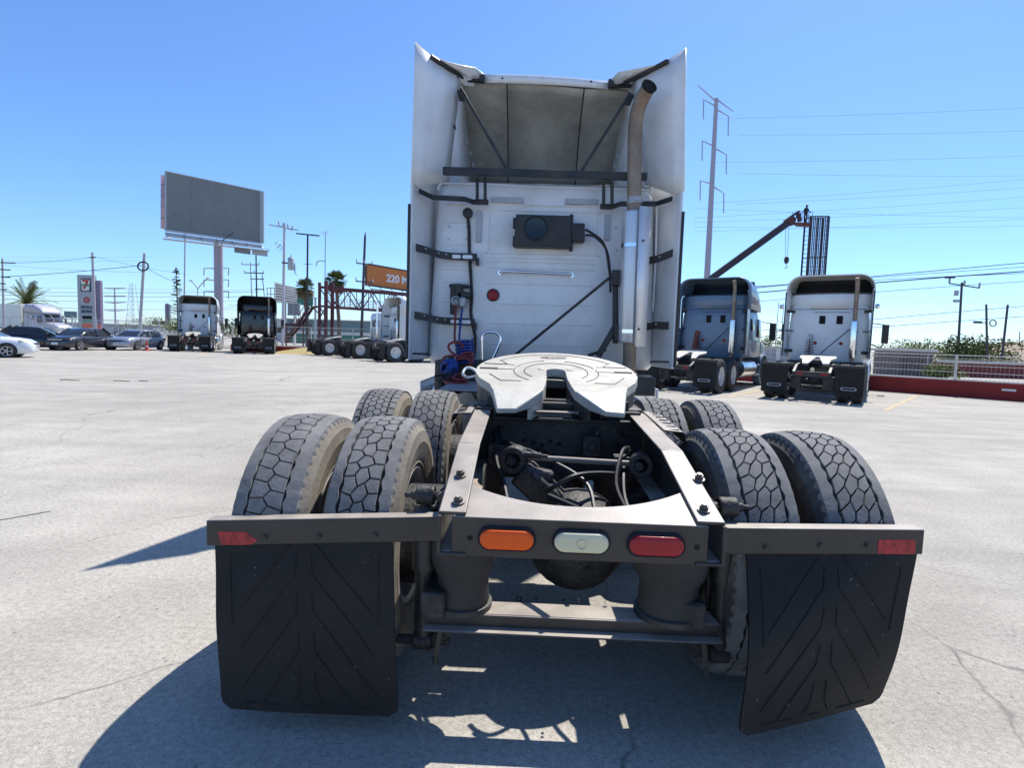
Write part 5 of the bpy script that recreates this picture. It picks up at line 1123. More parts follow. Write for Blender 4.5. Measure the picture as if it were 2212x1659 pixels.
# lattice tower, far
t = AT(286, 613, 260); f = V((t.x, t.y, 0)); LT = thing('lattice_tower', 'faint distant lattice tower behind the leaning pole', 'tower', f)
far_steel = mat('far_steel', (.55, .58, .64), .8)
for s in (-1, 1):
    for q in (-1, 1): part('leg', far_steel, LT, lambda m: m.cyl((s*2.2, q*2.2, 0), (s*.8, q*.8, t.z), .14, .09, n=5))
m = MB()
for k in range(9):
    z0, z1 = t.z*k/9, t.z*(k+1)/9; w0, w1 = 2.2-1.4*k/9, 2.2-1.4*(k+1)/9
    m.cyl((-w0, -w0, z0), (w1, -w1, z1), .07, n=4); m.cyl((w0, -w0, z0), (-w1, -w1, z1), .07, n=4); m.cyl((-w1, -w1, z1), (w1, -w1, z1), .07, n=4)
m.build('bracing', far_steel, LT)

# ------------------------------------------------------------------ empty billboard
c = [AT(358, 370, 63), AT(563, 413, 71.5), AT(563, 525, 71.5), AT(358, 497, 63)]
pc = AT(462, 520, 68); bo_ = V((pc.x, pc.y, 0)); BB = thing('billboard', 'large blank grey billboard on a thick column', 'billboard', bo_)
bbm = mat('billboard_grey', (.20, .215, .215), .8, var=.12, scale=.18, dirt=(.14, .155, .17), dirt_amt=.6, dscale=.25, bump=.05, bscale=3)
bl, br = c[0]-bo_, c[1]-bo_; bot = [c[3]-bo_, c[2]-bo_]; hd = V((br.x-bl.x, br.y-bl.y, 0)); nrm = V((hd.y, -hd.x, 0)).normalized()
rows_, cols_ = 3, 4
for j in range(rows_):
    for i in range(cols_):
        def at_(u, v): return (bl*(1-u)+br*u)*(1-v)+(bot[0]*(1-u)+bot[1]*u)*v
        u0, u1, v0, v1 = i/cols_, (i+1)/cols_, j/rows_, (j+1)/rows_; q = [at_(u0, v0), at_(u1, v0), at_(u1, v1), at_(u0, v1)]
        g = .004; ce = sum(q, V((0, 0, 0)))/4; q = [p+(ce-p).normalized()*g for p in q]
        m = MB(); m.add(q+[p-nrm*.12 for p in q], [(0, 1, 2, 3), (7, 6, 5, 4), (0, 4, 5, 1), (1, 5, 6, 2), (2, 6, 7, 3), (3, 7, 4, 0)]); m.build('panel', bbm, BB)
part('frame_edge', galv, BB, lambda m: (m.bar(bl, br, .25, .12), m.bar(bl, bot[0], .12, .25), m.bar(br+V((.2, 0, 0)), bot[1]+V((.2, 0, 0)), .5, .25), m.bar(bot[0], bot[1], .35, .18)))
part('column', mat('column_paint', (.34, .31, .37), .7, var=.08), BB, lambda m: m.cyl((0, 1.0, -.6), (0, 1.0, pc.z), .53, n=24))
part('rear_board', mat('rear_board', (.42, .25, .30), .7, var=.3, scale=.4), BB, lambda m: m.loft([[AT(348, 377, 66)-bo_, AT(359, 379, 63.6)-bo_], [AT(348, 493, 66)-bo_, AT(359, 496, 63.6)-bo_]], closed=False), solid=.1)
for z in (398, 422, 445, 470): part('rear_strut', black, BB, lambda m: m.bar(AT(348, z, 65.9)-bo_, AT(359, z+2, 63.5)-bo_, .10, .10))
part('catwalk', galv, BB, lambda m: (m.bar(bot[0]+nrm*.9+V((-.6, 0, -1.1)), bot[1]+nrm*.9+V((.6, 0, -1.1)), .9, .08), m.bar(bot[0]+V((0, 0, -.45)), bot[1]+V((0, 0, -.45)), .5, .4), m.bar(bot[0]+nrm*1.3+V((-.6, 0, -.9)), bot[1]+nrm*1.3+V((.6, 0, -.9)), .06, .06)))
for k in range(7):
    p = bot[0]*(1-k/6)+bot[1]*(k/6); part('catwalk_bracket', galv, BB, lambda m: (m.bar(p+V((0, 0, -.2)), p+nrm*1.2+V((0, 0, -1.1)), .09, .09)))
for k in (.75, .95): p = bot[0]*(1-k)+bot[1]*k; part('name_plate', galv if k > .8 else bbm, BB, lambda m: m.box(p+nrm*1.0+V((0, 0, -1.4)), (2.0, .06, .7), Matrix.Rotation(math.atan2(hd.y, hd.x), 3, 'Z')))
part('lamp_arm', black, BB, lambda m: m.bar(bot[0]*.45+bot[1]*.55+V((0, 0, -.5)), bot[0]*.38+bot[1]*.62+nrm*2+V((0, 0, .6)), .08, .08))

# ------------------------------------------------------------------ orange billboard
c = [AT(795, 570, 72), AT(930, 594, 80), AT(930, 635, 80), AT(795, 616, 72)]; ob = V((AT(900, 620, 77).x, 77, 0)); OB = thing('billboard', 'orange billboard with large white figures partly behind the white cab', 'billboard', ob)
q = [p-ob for p in c]; hd = V((q[1].x-q[0].x, q[1].y-q[0].y, 0)); an = math.atan2(hd.y, hd.x); nrm = V((hd.y, -hd.x, 0)).normalized()
m = MB(); m.add(q+[p-nrm*.3 for p in q], [(0, 1, 2, 3), (7, 6, 5, 4), (0, 4, 5, 1), (1, 5, 6, 2), (2, 6, 7, 3), (3, 7, 4, 0)]); m.build('face', mat('orange_face', (.58, .19, .05), .7, var=.04), OB)
part('frame_edge', wood_pole, OB, lambda m: (m.bar(q[0], q[1], .25, .18), m.bar(q[3], q[2], .25, .18), m.bar(q[0]+V((-.25, .6, -.1)), q[3]+V((-.25, .6, 0)), .5, .6)))
_r = ray(858, 604); mid_ = CP+_r*((q[0]+ob-CP).dot(nrm)/_r.dot(nrm))-ob+nrm*.04
slope = math.atan2((q[1].z+q[2].z-q[0].z-q[3].z)/2, hd.length)
text_part('lettering', '220 M', 1.42, mat('white_print', (.75, .75, .73), .7), OB, mid_, (math.pi/2, -slope*.6, an), ext=.02, bold=.05)
part('column', wood_pole, OB, lambda m: m.cyl((0, 1, -.6), (0, 1, q[3].z), .5, n=16))
part('catwalk', black, OB, lambda m: (m.bar(q[3]+nrm*.8+V((0, 0, -.5)), q[2]+nrm*.8+V((0, 0, -.5)), .6, .06), [m.bar(q[3]*(1-k/6)+q[2]*(k/6), q[3]*(1-k/6)+q[2]*(k/6)+nrm*1.2+V((0, 0, -.8)), .06, .06) for k in range(7)]))

# ------------------------------------------------------------------ filling station sign
Y = 72; o = AT(184, 705, Y); o.z = 0
SG = thing('station_sign', 'tall grey filling station pylon with a big 7 logo and orange price panel', 'sign', o)
T0, T1, B0 = AT(166, 593, Y)-o, AT(200, 595, Y)-o, AT(168, 712, Y)-o
wd = T1.x-T0.x; zt = T0.z; cx_ = (T0.x+T1.x)/2
sg = mat('sign_grey', (.34, .38, .41), .6, var=.05); sgd = mat('sign_side', (.20, .16, .25), .6, var=.05); navy = mat('sign_navy', (.03, .06, .10), .6)
part('pylon_face', sg, SG, lambda m: m.box((cx_, .35, zt/2-.3), (wd, .7, zt+.6)), bevel=.03)
part('pylon_side', sgd, SG, lambda m: m.box((cx_+wd/2+.42, .55, zt*.47-.3), (.62, .5, zt*.90+.6)), bevel=.03)
part('side_fin', navy, SG, lambda m: m.box((cx_+wd/2+.06, .3, zt*.36), (.16, .6, zt*.30)))
u = zt/8.4
def zs(py): return AT(184, py, Y).z
W_ = mat('sign_white', (.72, .70, .64), .6); RD = mat('sign_red', (.42, .035, .04), .6); GR = mat('sign_green', (.04, .24, .16), .6); OR = mat('sign_orange', (.58, .10, .04), .6)
part('logo_panel', navy, SG, lambda m: m.box((cx_+.12, -.03, (zs(601)+zs(630))/2), (wd*.66, .06, zs(601)-zs(630))), bevel=.01)
zc = (zs(601)+zs(630))/2; hh = (zs(601)-zs(630))*.82
part('logo_tray', W_, SG, lambda m: m.prism([(cx_+.12-.62, zc+hh/2), (cx_+.12+.62, zc+hh/2), (cx_+.12+.48, zc-hh/2), (cx_+.12-.48, zc-hh/2)], 'Y', -.09, -.06))
text_part('logo_numeral', '7', hh*1.15, RD, SG, (cx_+.14, -.11, zc), (math.pi/2, 0, 0), ext=.01, bold=.05, sx=1.1)
text_part('logo_word', 'ELEVEN', hh*.26, GR, SG, (cx_+.12, -.13, zc-.05), (math.pi/2, 0, 0), ext=.008, bold=.015)
zr = zs(648); part('round_emblem', RD, SG, lambda m: m.lathe([(.44, 0), (.44, .04), (.34, .04), (.33, .0)], (cx_+.18, 0, zr), (0, -1, 0), 32))
part('emblem_core', RD, SG, lambda m: (m.lathe([(.27, 0), (.27, .03), (.001, .03)], (cx_+.18, 0, zr), (0, -1, 0), 28),)); part('emblem_bar', W_, SG, lambda m: (m.box((cx_+.18, -.045, zr+.07), (.30, .03, .05)), m.box((cx_+.18, -.045, zr-.05), (.22, .03, .05)), m.bar((cx_+.26, -.045, zr+.06), (cx_+.14, -.045, zr-.05), .03, .05)))
text_part('lettering', 'PETRO', .52, navy, SG, (cx_+.16, -.02, zs(664)), (math.pi/2, 0, 0), ext=.012, bold=.03)
text_part('lettering', 'SEVEN', .52, navy, SG, (cx_+.16, -.02, zs(673)), (math.pi/2, 0, 0), ext=.012, bold=.03)
part('price_panel', soot, SG, lambda m: m.box((cx_+.2, -.02, (zs(682)+zs(689))/2), (wd*.6, .05, zs(682)-zs(689))))
part('price_panel', GR, SG, lambda m: m.box((cx_+.2, -.02, (zs(690)+zs(696))/2), (wd*.6, .05, zs(690)-zs(696))))
part('price_panel', OR, SG, lambda m: m.box((cx_+.2, -.02, (zs(698)+zs(713))/2), (wd*.64, .05, zs(698)-zs(713))))
part('side_panel', OR, SG, lambda m: m.box((cx_+wd/2+.45, .27, (zs(700)+zs(716))/2), (.56, .05, zs(700)-zs(716))))
# small signs beyond
for i, (x0, y0, x1, y1, Y, lab, mt) in enumerate(((139.5, 672, 166, 687, 95, 'small dark hoarding seen past the left edge of the station sign', mat('teal_board', (.13, .20, .22), .7)), (329, 692.5, 358, 702, 100, 'small brown hoarding beside the slim grey pylon', mat('brown_board', (.13, .10, .09), .7)), (357, 657, 369, 714, 90, 'slim grey pylon sign left of the white parked truck', sg), (118, 681, 139, 690, 90, 'pale hoarding under the date palm fronds', mat('pale_board', (.42, .37, .37), .7)))):
    a_ = AT(x0, y0, Y); b_ = AT(x1, y1, Y); c_ = V(((a_.x+b_.x)/2, Y, 0)); R = thing('hoarding' if i != 2 else 'pylon_sign', lab, 'sign', c_)
    part('board', mt, R, lambda m: m.box((0, 0, (a_.z+b_.z)/2), (abs(b_.x-a_.x), .3, a_.z-b_.z)), bevel=.02)
    part('post', galv, R, lambda m: m.cyl((0, .3, -.6), (0, .3, b_.z+.2), .12, n=8))
    if i == 2: part('blue_band', mat('violet_board', (.16, .14, .22), .6), R, lambda m: m.box((0, -.16, (a_.z+b_.z)/2+1), (abs(b_.x-a_.x)*.5, .04, (a_.z-b_.z)*.6)))

# ------------------------------------------------------------------ footbridge with stairs
maroon = mat('maroon_steel', (.10, .022, .028), .6, var=.12); Y = 58
A, B_ = AT(690, 620, Y), AT(960, 641, 66); C0, D0 = AT(690, 661, Y), AT(960, 680, 66); o = V((AT(697, 700, Y).x, Y, 0))
FB = thing('footbridge', 'maroon steel truss footbridge with zigzag stairs', 'footbridge', o)
for dy in (0, 2.0):
    for nm, a_, b_ in (('top_chord', A, B_), ('bottom_chord', C0, D0)): part(nm, maroon, FB, lambda m: m.bar(a_-o+V((0, dy, 0)), b_-o+V((0, dy, 0)), .22, .26 if nm == 'top_chord' else .22))
    n = 11
    for k in range(n):
        u0, u1 = k/n, (k+1)/n; t0, t1 = A*(1-u0)+B_*u0, A*(1-u1)+B_*u1; b0, b1 = C0*(1-u0)+D0*u0, C0*(1-u1)+D0*u1; v_ = V((0, dy, 0))
        part('diagonal', maroon, FB, lambda m: m.bar((b0 if k % 2 else t0)-o+v_, (t1 if k % 2 else b1)-o+v_, .10, .10))
        part('upright', maroon, FB, lambda m: m.bar(b0-o+v_, t0-o+v_, .07, .07))
part('deck', galv, FB, lambda m: m.bar(C0-o+V((0, 1, .05)), D0-o+V((0, 1, .05)), 1.9, .08))
part('mesh_side', mat('mesh_side', (.42, .43, .42), .6), FB, lambda m: [m.bar((C0*(1-k)+A*k)-o+V((0, 2.05, 0)), (D0*(1-k)+B_*k)-o+V((0, 2.05, 0)), .03, .05) for k in (.12, .2, .28, .36, .44, .52)])
for px, top in ((690.5, 610), (704.5, 606)):
    for dy in (0, 2.0):
        p = AT(px, top, Y)-o; part('tower_column', maroon, FB, lambda m: m.bar((p.x, dy, -.5), (p.x, dy, p.z), .26 if px < 700 else .34, .26, V((0, 1, 0))))
xa, xb = AT(690.5, 650, Y).x-o.x, AT(704.5, 650, Y).x-o.x
for k in range(3): part('tower_brace', maroon, FB, lambda m: m.bar((xa, 0, .3+1.4*k), (xb, 0, 1.6+1.4*k), .09, .09)); part('tower_brace', maroon, FB, lambda m: m.bar((xb, 0, .3+1.4*k), (xa, 0, 1.6+1.4*k), .09, .09))
part('gusset', maroon, FB, lambda m: (m.bar(AT(672, 664, Y)-o, AT(690, 662, Y)-o, .16, .2), m.bar(AT(676, 665, Y)-o, AT(690, 678, Y)-o, .1, .1)))
# stairs: two flights with a landing
tpx = [((676, 664), (653, 700)), ((649, 704), (617, 741))]
for i, (u_, l_) in enumerate(tpx):
    a_ = AT(*u_, Y-.2-1.2*i)-o; b_ = AT(*l_, Y-.2-1.2*i)-o; b_.z = max(b_.z, -.1)
    for dy in (0, -1.0):
        part('stringer', maroon, FB, lambda m: m.bar(a_+V((0, dy, 0)), b_+V((0, dy, 0)), .08, .28)); part('handrail', maroon, FB, lambda m: m.bar(a_+V((0, dy, .95)), b_+V((0, dy, .95)), .05, .06))
    for k in range(11):
        p = a_*(1-k/10)+b_*(k/10); part('tread', maroon, FB, lambda m: m.box(p+V((0, -.5, .1)), (.30, 1.0, .05)))
    for k in range(0, 11, 2):
        p = a_*(1-k/10)+b_*(k/10); part('baluster', maroon, FB, lambda m: m.bar(p+V((0, -1, .1)), p+V((0, -1, .95)), .035, .035))
p = AT(645, 702, Y-.8)-o; part('landing', maroon, FB, lambda m: (m.box(p, (2.0, 2.2, .22)), m.bar(p+V((-.9, -1, 0)), (p.x-.9, p.y-1, 0), .12, .12), m.bar(p+V((.9, -1, 0)), (p.x+.9, p.y-1, 0), .12, .12)))

# ------------------------------------------------------------------ buildings
def block(name, label, px0, py0, px1, Y, depth, mt, bands=(), roof=None):
    a_, b_ = AT(px0, py0, Y), AT(px1, py0, Y); c_ = V(((a_.x+b_.x)/2, Y+depth/2, 0)); h = max(a_.z, b_.z)*.5+min(a_.z, b_.z)*.5; wd = abs(b_.x-a_.x)
    R = thing(name, label, 'building', c_); part('wall', mt, R, lambda m: m.box((0, 0, h/2-.35), (wd, depth, h+.7)), bevel=.03)
    part('roof_edge', roof or coping, R, lambda m: m.box((0, 0, h+.08), (wd+.3, depth+.3, .16)), bevel=.02)
    for z0, z1, bm in bands: part('painted_band', bm, R, lambda m: m.box((0, -depth/2-.012, (z0+z1)/2*h), (wd-.02, .03, (z1-z0)*h)))
    return R, wd, h, depth
teal = mat('teal_wall', (.16, .25, .27), .8, var=.08); green = mat('green_band', (.03, .22, .15), .7, var=.08)
R, wd, h, dp = block('warehouse', 'long low teal grey building with a green band beyond the footbridge', 610, 692, 800, 85, 10, teal, ((0, .38, green), (.38, .50, W_)))
for k in range(8): part('pilaster', teal, R, lambda m: m.box((-wd/2+wd*(k+.5)/8, -dp/2-.04, h*.75), (.3, .06, h*.5)))
R, wd, h, dp = block('warehouse', 'grey warehouse roof line behind the station sign', 100, 700, 330, 110, 12, mat('grey_shed', (.30, .33, .35), .8, var=.1), ((.0, .3, mat('shed_dark', (.12, .13, .14), .8)),))
for k in range(6): part('roller_door', galv, R, lambda m: m.box((-wd/2+wd*(k+.5)/6, -dp/2-.03, h*.38), (wd/6*.6, .05, h*.7)))
R, wd, h, dp = block('shop_building', 'pale small building behind the black T shaped pole', 540, 690, 640, 95, 8, mat('pale_wall', (.60, .62, .62), .8, var=.05))
for k in range(4): part('window', glass, R, lambda m: m.box((-wd/2+wd*(k+.5)/4, -dp/2-.02, h*.5), (1.2, .06, .9)))
# louvred green and white hoarding
Y = 78; a_, b_, c_ = AT(593, 611, Y), AT(675, 628, Y+5), AT(593, 652, Y); o = V((a_.x+3, Y+2, 0)); LV = thing('louvred_hoarding', 'white and green slatted hoarding behind the fan palm', 'hoarding', o)
for k in range(7):
    u = k/6.5; z0 = a_.z*(1-u)+c_.z*u; e0 = V((a_.x, Y, z0)); e1 = V((b_.x, Y+5, z0-1.0*(1-u)-.2)); md = e0*.42+e1*.58
    part('slat', W_, LV, lambda m: m.bar(e0-o, md-o, .12, .26)); part('slat', green, LV, lambda m: m.bar(md-o, e1-o, .12, .34))
part('back_sheet', mat('shade_sheet', (.12, .17, .16), .8), LV, lambda m: m.loft([[a_-o+V((0, .3, 0)), b_-o+V((0, .3, 0))], [c_-o+V((0, .3, 0)), V((b_.x, b_.y, c_.z))-o+V((0, .3, 0))]], closed=False), solid=.05)
for x in (.5, 5.0): part('post', galv, LV, lambda m: m.cyl((a_.x+x-o.x, .5, -.6), (a_.x+x-o.x, .5, c_.z+1), .16, n=10))
part('grid_frame', galv, LV, lambda m: [m.bar(AT(577+k*8, 622, Y-.2)-o, AT(577+k*8, 650, Y-.2)-o, .1, .1) for k in range(3)]+[m.bar(AT(576, 622+k*13, Y-.2)-o, AT(594, 622+k*13, Y-.2)-o, .1, .1) for k in range(3)])
a_, b_ = AT(622, 654, 70), AT(648, 682, 70); R = thing('framed_sign', 'grey framed sign box on a white post by the stairs', 'sign', ((a_.x+b_.x)/2, 70, 0))
part('box', mat('sign_box', (.22, .24, .25), .6), R, lambda m: m.box((0, 0, (a_.z+b_.z)/2), (b_.x-a_.x, .3, a_.z-b_.z)), bevel=.03); part('frame_edge', galv, R, lambda m: [m.box((x, -.17, (a_.z+b_.z)/2), (.08, .04, a_.z-b_.z)) for x in (-.72, 0, .72)]+[m.box((0, -.175, z), (b_.x-a_.x, .03, .08)) for z in (a_.z-.04, b_.z+.04)]); part('post', W_, R, lambda m: m.cyl((0, .2, -.6), (0, .2, b_.z+.1), .16, n=12))

# ------------------------------------------------------------------ crane, worker, cage, scaffold
Y = 55; s_ = (Y-CP.y)/FPX
e0, e1 = AT(1526, 609, Y), AT(1705, 479, Y); bs = e0+(e0-e1).normalized()*6; o = V((bs.x, bs.y, 0)); crane_m = mat('crane_dark', (.028, .02, .028), .5, var=.15); crane_r = mat('crane_red', (.085, .025, .028), .6, var=.15)
CRN = thing('boom_crane', 'dark telescopic crane boom reaching up to the rebar column', 'crane', o)
part('boom', crane_m, CRN, lambda m: m.bar(bs-o, e1-o, .55, .62)); part('boom_tip', crane_m, CRN, lambda m: (m.bar(e0*.35+e1*.65-o, e1-o+(e1-e0).normalized()*.6, .42, .44),))
part('boom_head', crane_r, CRN, lambda m: m.prism([(AT(x, y, Y).x-o.x, AT(x, y, Y).z-o.z) for x, y in ((1694, 476), (1703, 469), (1712, 472), (1716, 481), (1712, 487), (1704, 484))], 'Y', -.35, .35), bevel=.03)
part('jib', crane_m, CRN, lambda m: m.bar(AT(1703, 471, Y)-o, AT(1727, 456, Y)-o, .2, .2)); part('crane_body', crane_m, CRN, lambda m: (m.box((0, 0, bs.z*.5), (1.6, 1.8, bs.z)), m.box((1.5, 0, .9), (6, 2.4, .9))), bevel=.08)
for x in (1.0, 3.6): 
    for dy in (-1.1, 1.1): part('crane_wheel', bg_rubber, CRN, lambda m: m.lathe([(.3, -.15), (.5, -.13), (.52, 0), (.5, .13), (.3, .15)], (x, dy, .52), (0, 1, 0), 20))
hk = AT(1699, 560, Y)
part('hoist_rope', wire_m, CRN, lambda m: (m.cyl(AT(1697, 486, Y)-o, AT(1696.5, 556, Y)-o, .02, n=5), m.cyl(AT(1704.5, 486, Y)-o, AT(1701, 556, Y)-o, .02, n=5)))
part('hook_block', crane_m, CRN, lambda m: m.lathe([(.001, -.45), (.16, -.38), (.24, -.1), (.2, .15), (.08, .28), (.001, .3)], hk-o, (0, 0, 1), 14)); part('hook', galv, CRN, lambda m: m.tube([hk-o+V((0, 0, -.42)), hk-o+V((.02, 0, -.62)), hk-o+V((.12, 0, -.75)), hk-o+V((.0, 0, -.9)), hk-o+V((-.13, 0, -.78))], .035, 6, 4))
bk0, bk1 = AT(1714, 483, Y), AT(1749, 484, Y); wd = bk1.x-bk0.x; bz = AT(1730, 482, Y).z
bb_ = V(((bk0.x+bk1.x)/2, Y, bz)); BK = thing('work_basket', 'small steel work basket hung at the crane boom tip', 'basket', bb_)
part('floor', crane_r, BK, lambda m: m.loft([[V((-wd/2, -.4, .0)), V((wd/2, -.4, 0)), V((wd/2, .4, 0)), V((-wd/2, .4, 0))], [V((-wd*.2, -.3, -.28)), V((wd/2, -.3, -.28)), V((wd/2, .3, -.28)), V((-wd*.2, .3, -.28))]]))
for x in (-.5, -.1, .3, .5): 
    for dy in (-.4, .4): part('guard_post', crane_m, BK, lambda m: m.cyl((wd*x, dy, 0), (wd*x, dy, 1.1), .022, n=6))
for z in (.55, 1.08):
    for dy in (-.4, .4): part('guard_rail', crane_m, BK, lambda m: m.cyl((-wd/2, dy, z), (wd/2, dy, z), .02, n=6))
part('control_box', crane_r, BK, lambda m: (m.box((-wd*.22, 0, .75), (.4, .35, .45)), m.box((-.15*wd, 0, .35), (.35, .3, .4))), bevel=.04)
# worker in the basket
def skin_person(name, label, loc, pts, edges, radii, mt, rootv=0):
    me = bpy.data.meshes.new(name); me.from_pydata([V(p) for p in pts], edges, []); ob_ = bpy.data.objects.new(name, me); COL.objects.link(ob_); ob_.location = loc
    k = ob_.modifiers.new('skin', 'SKIN'); k.use_smooth_shade = True
    for i, r in enumerate(radii): sv = me.skin_vertices[0].data[i]; sv.radius = (r, r)
    me.skin_vertices[0].data[rootv].use_root = True
    k = ob_.modifiers.new('sub', 'SUBSURF'); k.levels = 1; k.render_levels = 2; me.materials.append(mt); return tag(ob_, label, 'person')
pts = [(0, 0, .95), (.0, 0, 1.2), (.02, 0, 1.42), (.03, -.01, 1.53), (.04, -.02, 1.66), (.05, -.03, 1.74), (.1, 0, .9), (.11, .02, .5), (.1, .03, .08), (.13, -.08, .03), (-.1, 0, .9), (-.11, .02, .5), (-.1, .03, .08), (-.08, -.08, .03), (.19, 0, 1.40), (.26, -.04, 1.16), (.36, -.16, 1.05), (.42, -.2, 1.05), (-.17, 0, 1.40), (-.24, -.06, 1.15), (-.30, -.2, 1.05), (-.33, -.26, 1.05)]
edg = [(0, 1), (1, 2), (2, 3), (3, 4), (4, 5), (0, 6), (6, 7), (7, 8), (8, 9), (0, 10), (10, 11), (11, 12), (12, 13), (2, 14), (14, 15), (15, 16), (16, 17), (2, 18), (18, 19), (19, 20), (20, 21)]
rr = [.15, .14, .15, .06, .10, .08, .095, .07, .05, .045, .095, .07, .05, .045, .07, .05, .04, .04, .07, .05, .04, .04]
pz = AT(1735, 480, Y)
pe = skin_person('person', 'worker in dark overalls standing in the crane basket', (bb_.x+.22*wd, Y, bz-.0), pts, edg, rr, mat('dark_overalls', (.03, .025, .035), .9))
part('helmet', mat('helmet', (.5, .42, .2), .5), pe, lambda m: m.lathe([(.135, -.02), (.14, 0), (.12, .08), (.07, .13), (.001, .145)], (.045, -.025, 1.73), (0, 0, 1), 16))
for dx in (-.035, .055): part('eye', soot, pe, lambda m: m.lathe([(.001, -.01), (.012, 0), (.001, .01)], (.045+dx, -.125, 1.67), (0, -1, 0), 8))
# rebar cage of a column
Y = 57; tl, tr_, bl_ = AT(1745, 470, Y), AT(1785, 469, Y), AT(1734, 615, Y); o = foot((tl+tr_)/2, (AT(1733, 620, Y)+AT(1776, 619, Y))/2); o.z = 0
RC = thing('rebar_cage', 'tall dark rebar cage of an unfinished column behind the white truck', 'rebar cage', o)
top = (tl+tr_)/2-o; wd = tr_.x-tl.x; steel_d = mat('rebar', (.05, .04, .045), .8, var=.3)
for i in range(12):
    x = -wd/2+wd*i/11
    for dy in ((-.55, .55) if i % 4 == 0 or i == 11 else (-.55,)):
        r_ = .10 if i in (0, 11) else .06
        part('vertical_bar', steel_d, RC, lambda m: m.cyl((x, dy, 0), (top.x+x, top.y+dy, top.z), r_, n=6))
for k in range(34):
    u = k/33; c_ = top*u; part('tie_hoop', steel_d, RC, lambda m: [m.cyl(c_+V((-wd/2, dy, 0)), c_+V((wd/2, dy, .04)), .016 if k not in (3, 17, 24, 33) else .05, n=5) for dy in (-.55, .55)]+[m.cyl(c_+V((s*wd/2, -.55, 0)), c_+V((s*wd/2, .55, 0)), .016, n=5) for s in (-1, 1)])
Y = 52; o = AT(1700, 752, Y); o.z = 0; SC = thing('scaffold', 'slender scaffold tower seen between the two right hand trucks', 'scaffold', o)
for px, top_ in ((1682, 652), (1693, 655), (1702, 650), (1714, 652)):
    p = AT(px, top_, Y)-o; part('standard', galv, SC, lambda m: m.cyl((p.x, 0, 0), p, .035, n=6))
for py in (651, 665, 680, 696, 712, 730): part('ledger', galv, SC, lambda m: m.cyl(AT(1702 if py < 690 else 1684, py, Y)-o, AT(1716, py, Y)-o, .03, n=6))
part('platform', wood_pole, SC, lambda m: m.bar(AT(1683, 714, Y)-o, AT(1716, 715, Y)-o, .8, .1)); part('brace', galv, SC, lambda m: m.cyl(AT(1684, 750, Y)-o, AT(1714, 716, Y)-o, .025, n=5))

# ------------------------------------------------------------------ right hand background
tan = mat('dirt_tan', (.38, .31, .22), .95, var=.2, bump=.4, bscale=6)
random.seed(3)
def heap(px, py, Y, rx, ry, h, label, mt):
    c_ = AT(px, py, Y); m = MB(); n, k = 28, 7; vs = [(c_.x, Y, h)]; fs = []
    for j in range(1, k+1):
        r = j/k
        for i in range(n):
            a_ = i/n*2*math.pi; f_ = 1+.22*math.sin(3*a_+1)+.1*math.sin(7*a_)+random.uniform(-.05, .05); vs.append((c_.x+rx*r*f_*math.cos(a_), Y+ry*r*f_*math.sin(a_), max(-.05, h*(1-r**1.5)*random.uniform(.9, 1.08))-.03*(j == k)))
    for i in range(n): fs.append((0, 1+i, 1+(i+1) % n))
    for j in range(k-1):
        for i in range(n): a_ = 1+j*n+i; b_ = 1+j*n+(i+1) % n; fs.append((a_, a_+n, b_+n, b_))
    m.add(vs, fs); o_ = m.build('dirt_mound', mt); tag(o_, label, 'mound'); return o_
heap(2195, 770, 60, 10, 6, 3.0, 'bare tan dirt mound behind the leaning dark post', tan)
heap(2250, 775, 48, 9, 4, 1.6, 'low dirt mound in front of the bigger tan one', tan)
rb = block('low_wall', 'far red brown low wall beyond the bushes', 1900, 786, 2330, 34, .3, mat('far_red', (.20, .045, .035), .85, var=.15))
R, wd, h, dp = block('site_container', 'brown grey steel site container behind the red wall fence', 1946, 760, 2018, 30, 2.4, mat('container', (.15, .115, .11), .7, var=.12))
for k in range(11): part('corrugation', mat('container', (0, 0, 0)), R, lambda m: m.box((-wd/2+wd*(k+.5)/11, -dp/2-.015, h*.5), (wd/22, .04, h*.86)))
part('door_rail', galv, R, lambda m: m.box((wd*.3, -dp/2-.05, h*.5), (.05, .05, h*.8)))
R, wd, h, dp = block('concrete_wall', 'pale grey block wall seen between the two right hand trucks', 1600, 752, 1745, 46, .3, mat('block_wall', (.40, .41, .42), .85, var=.08), ((.0, .12, coping),)); part('pier', W_, R, lambda m: m.box((wd*.05, -.25, h*.5), (.3, .2, h)))

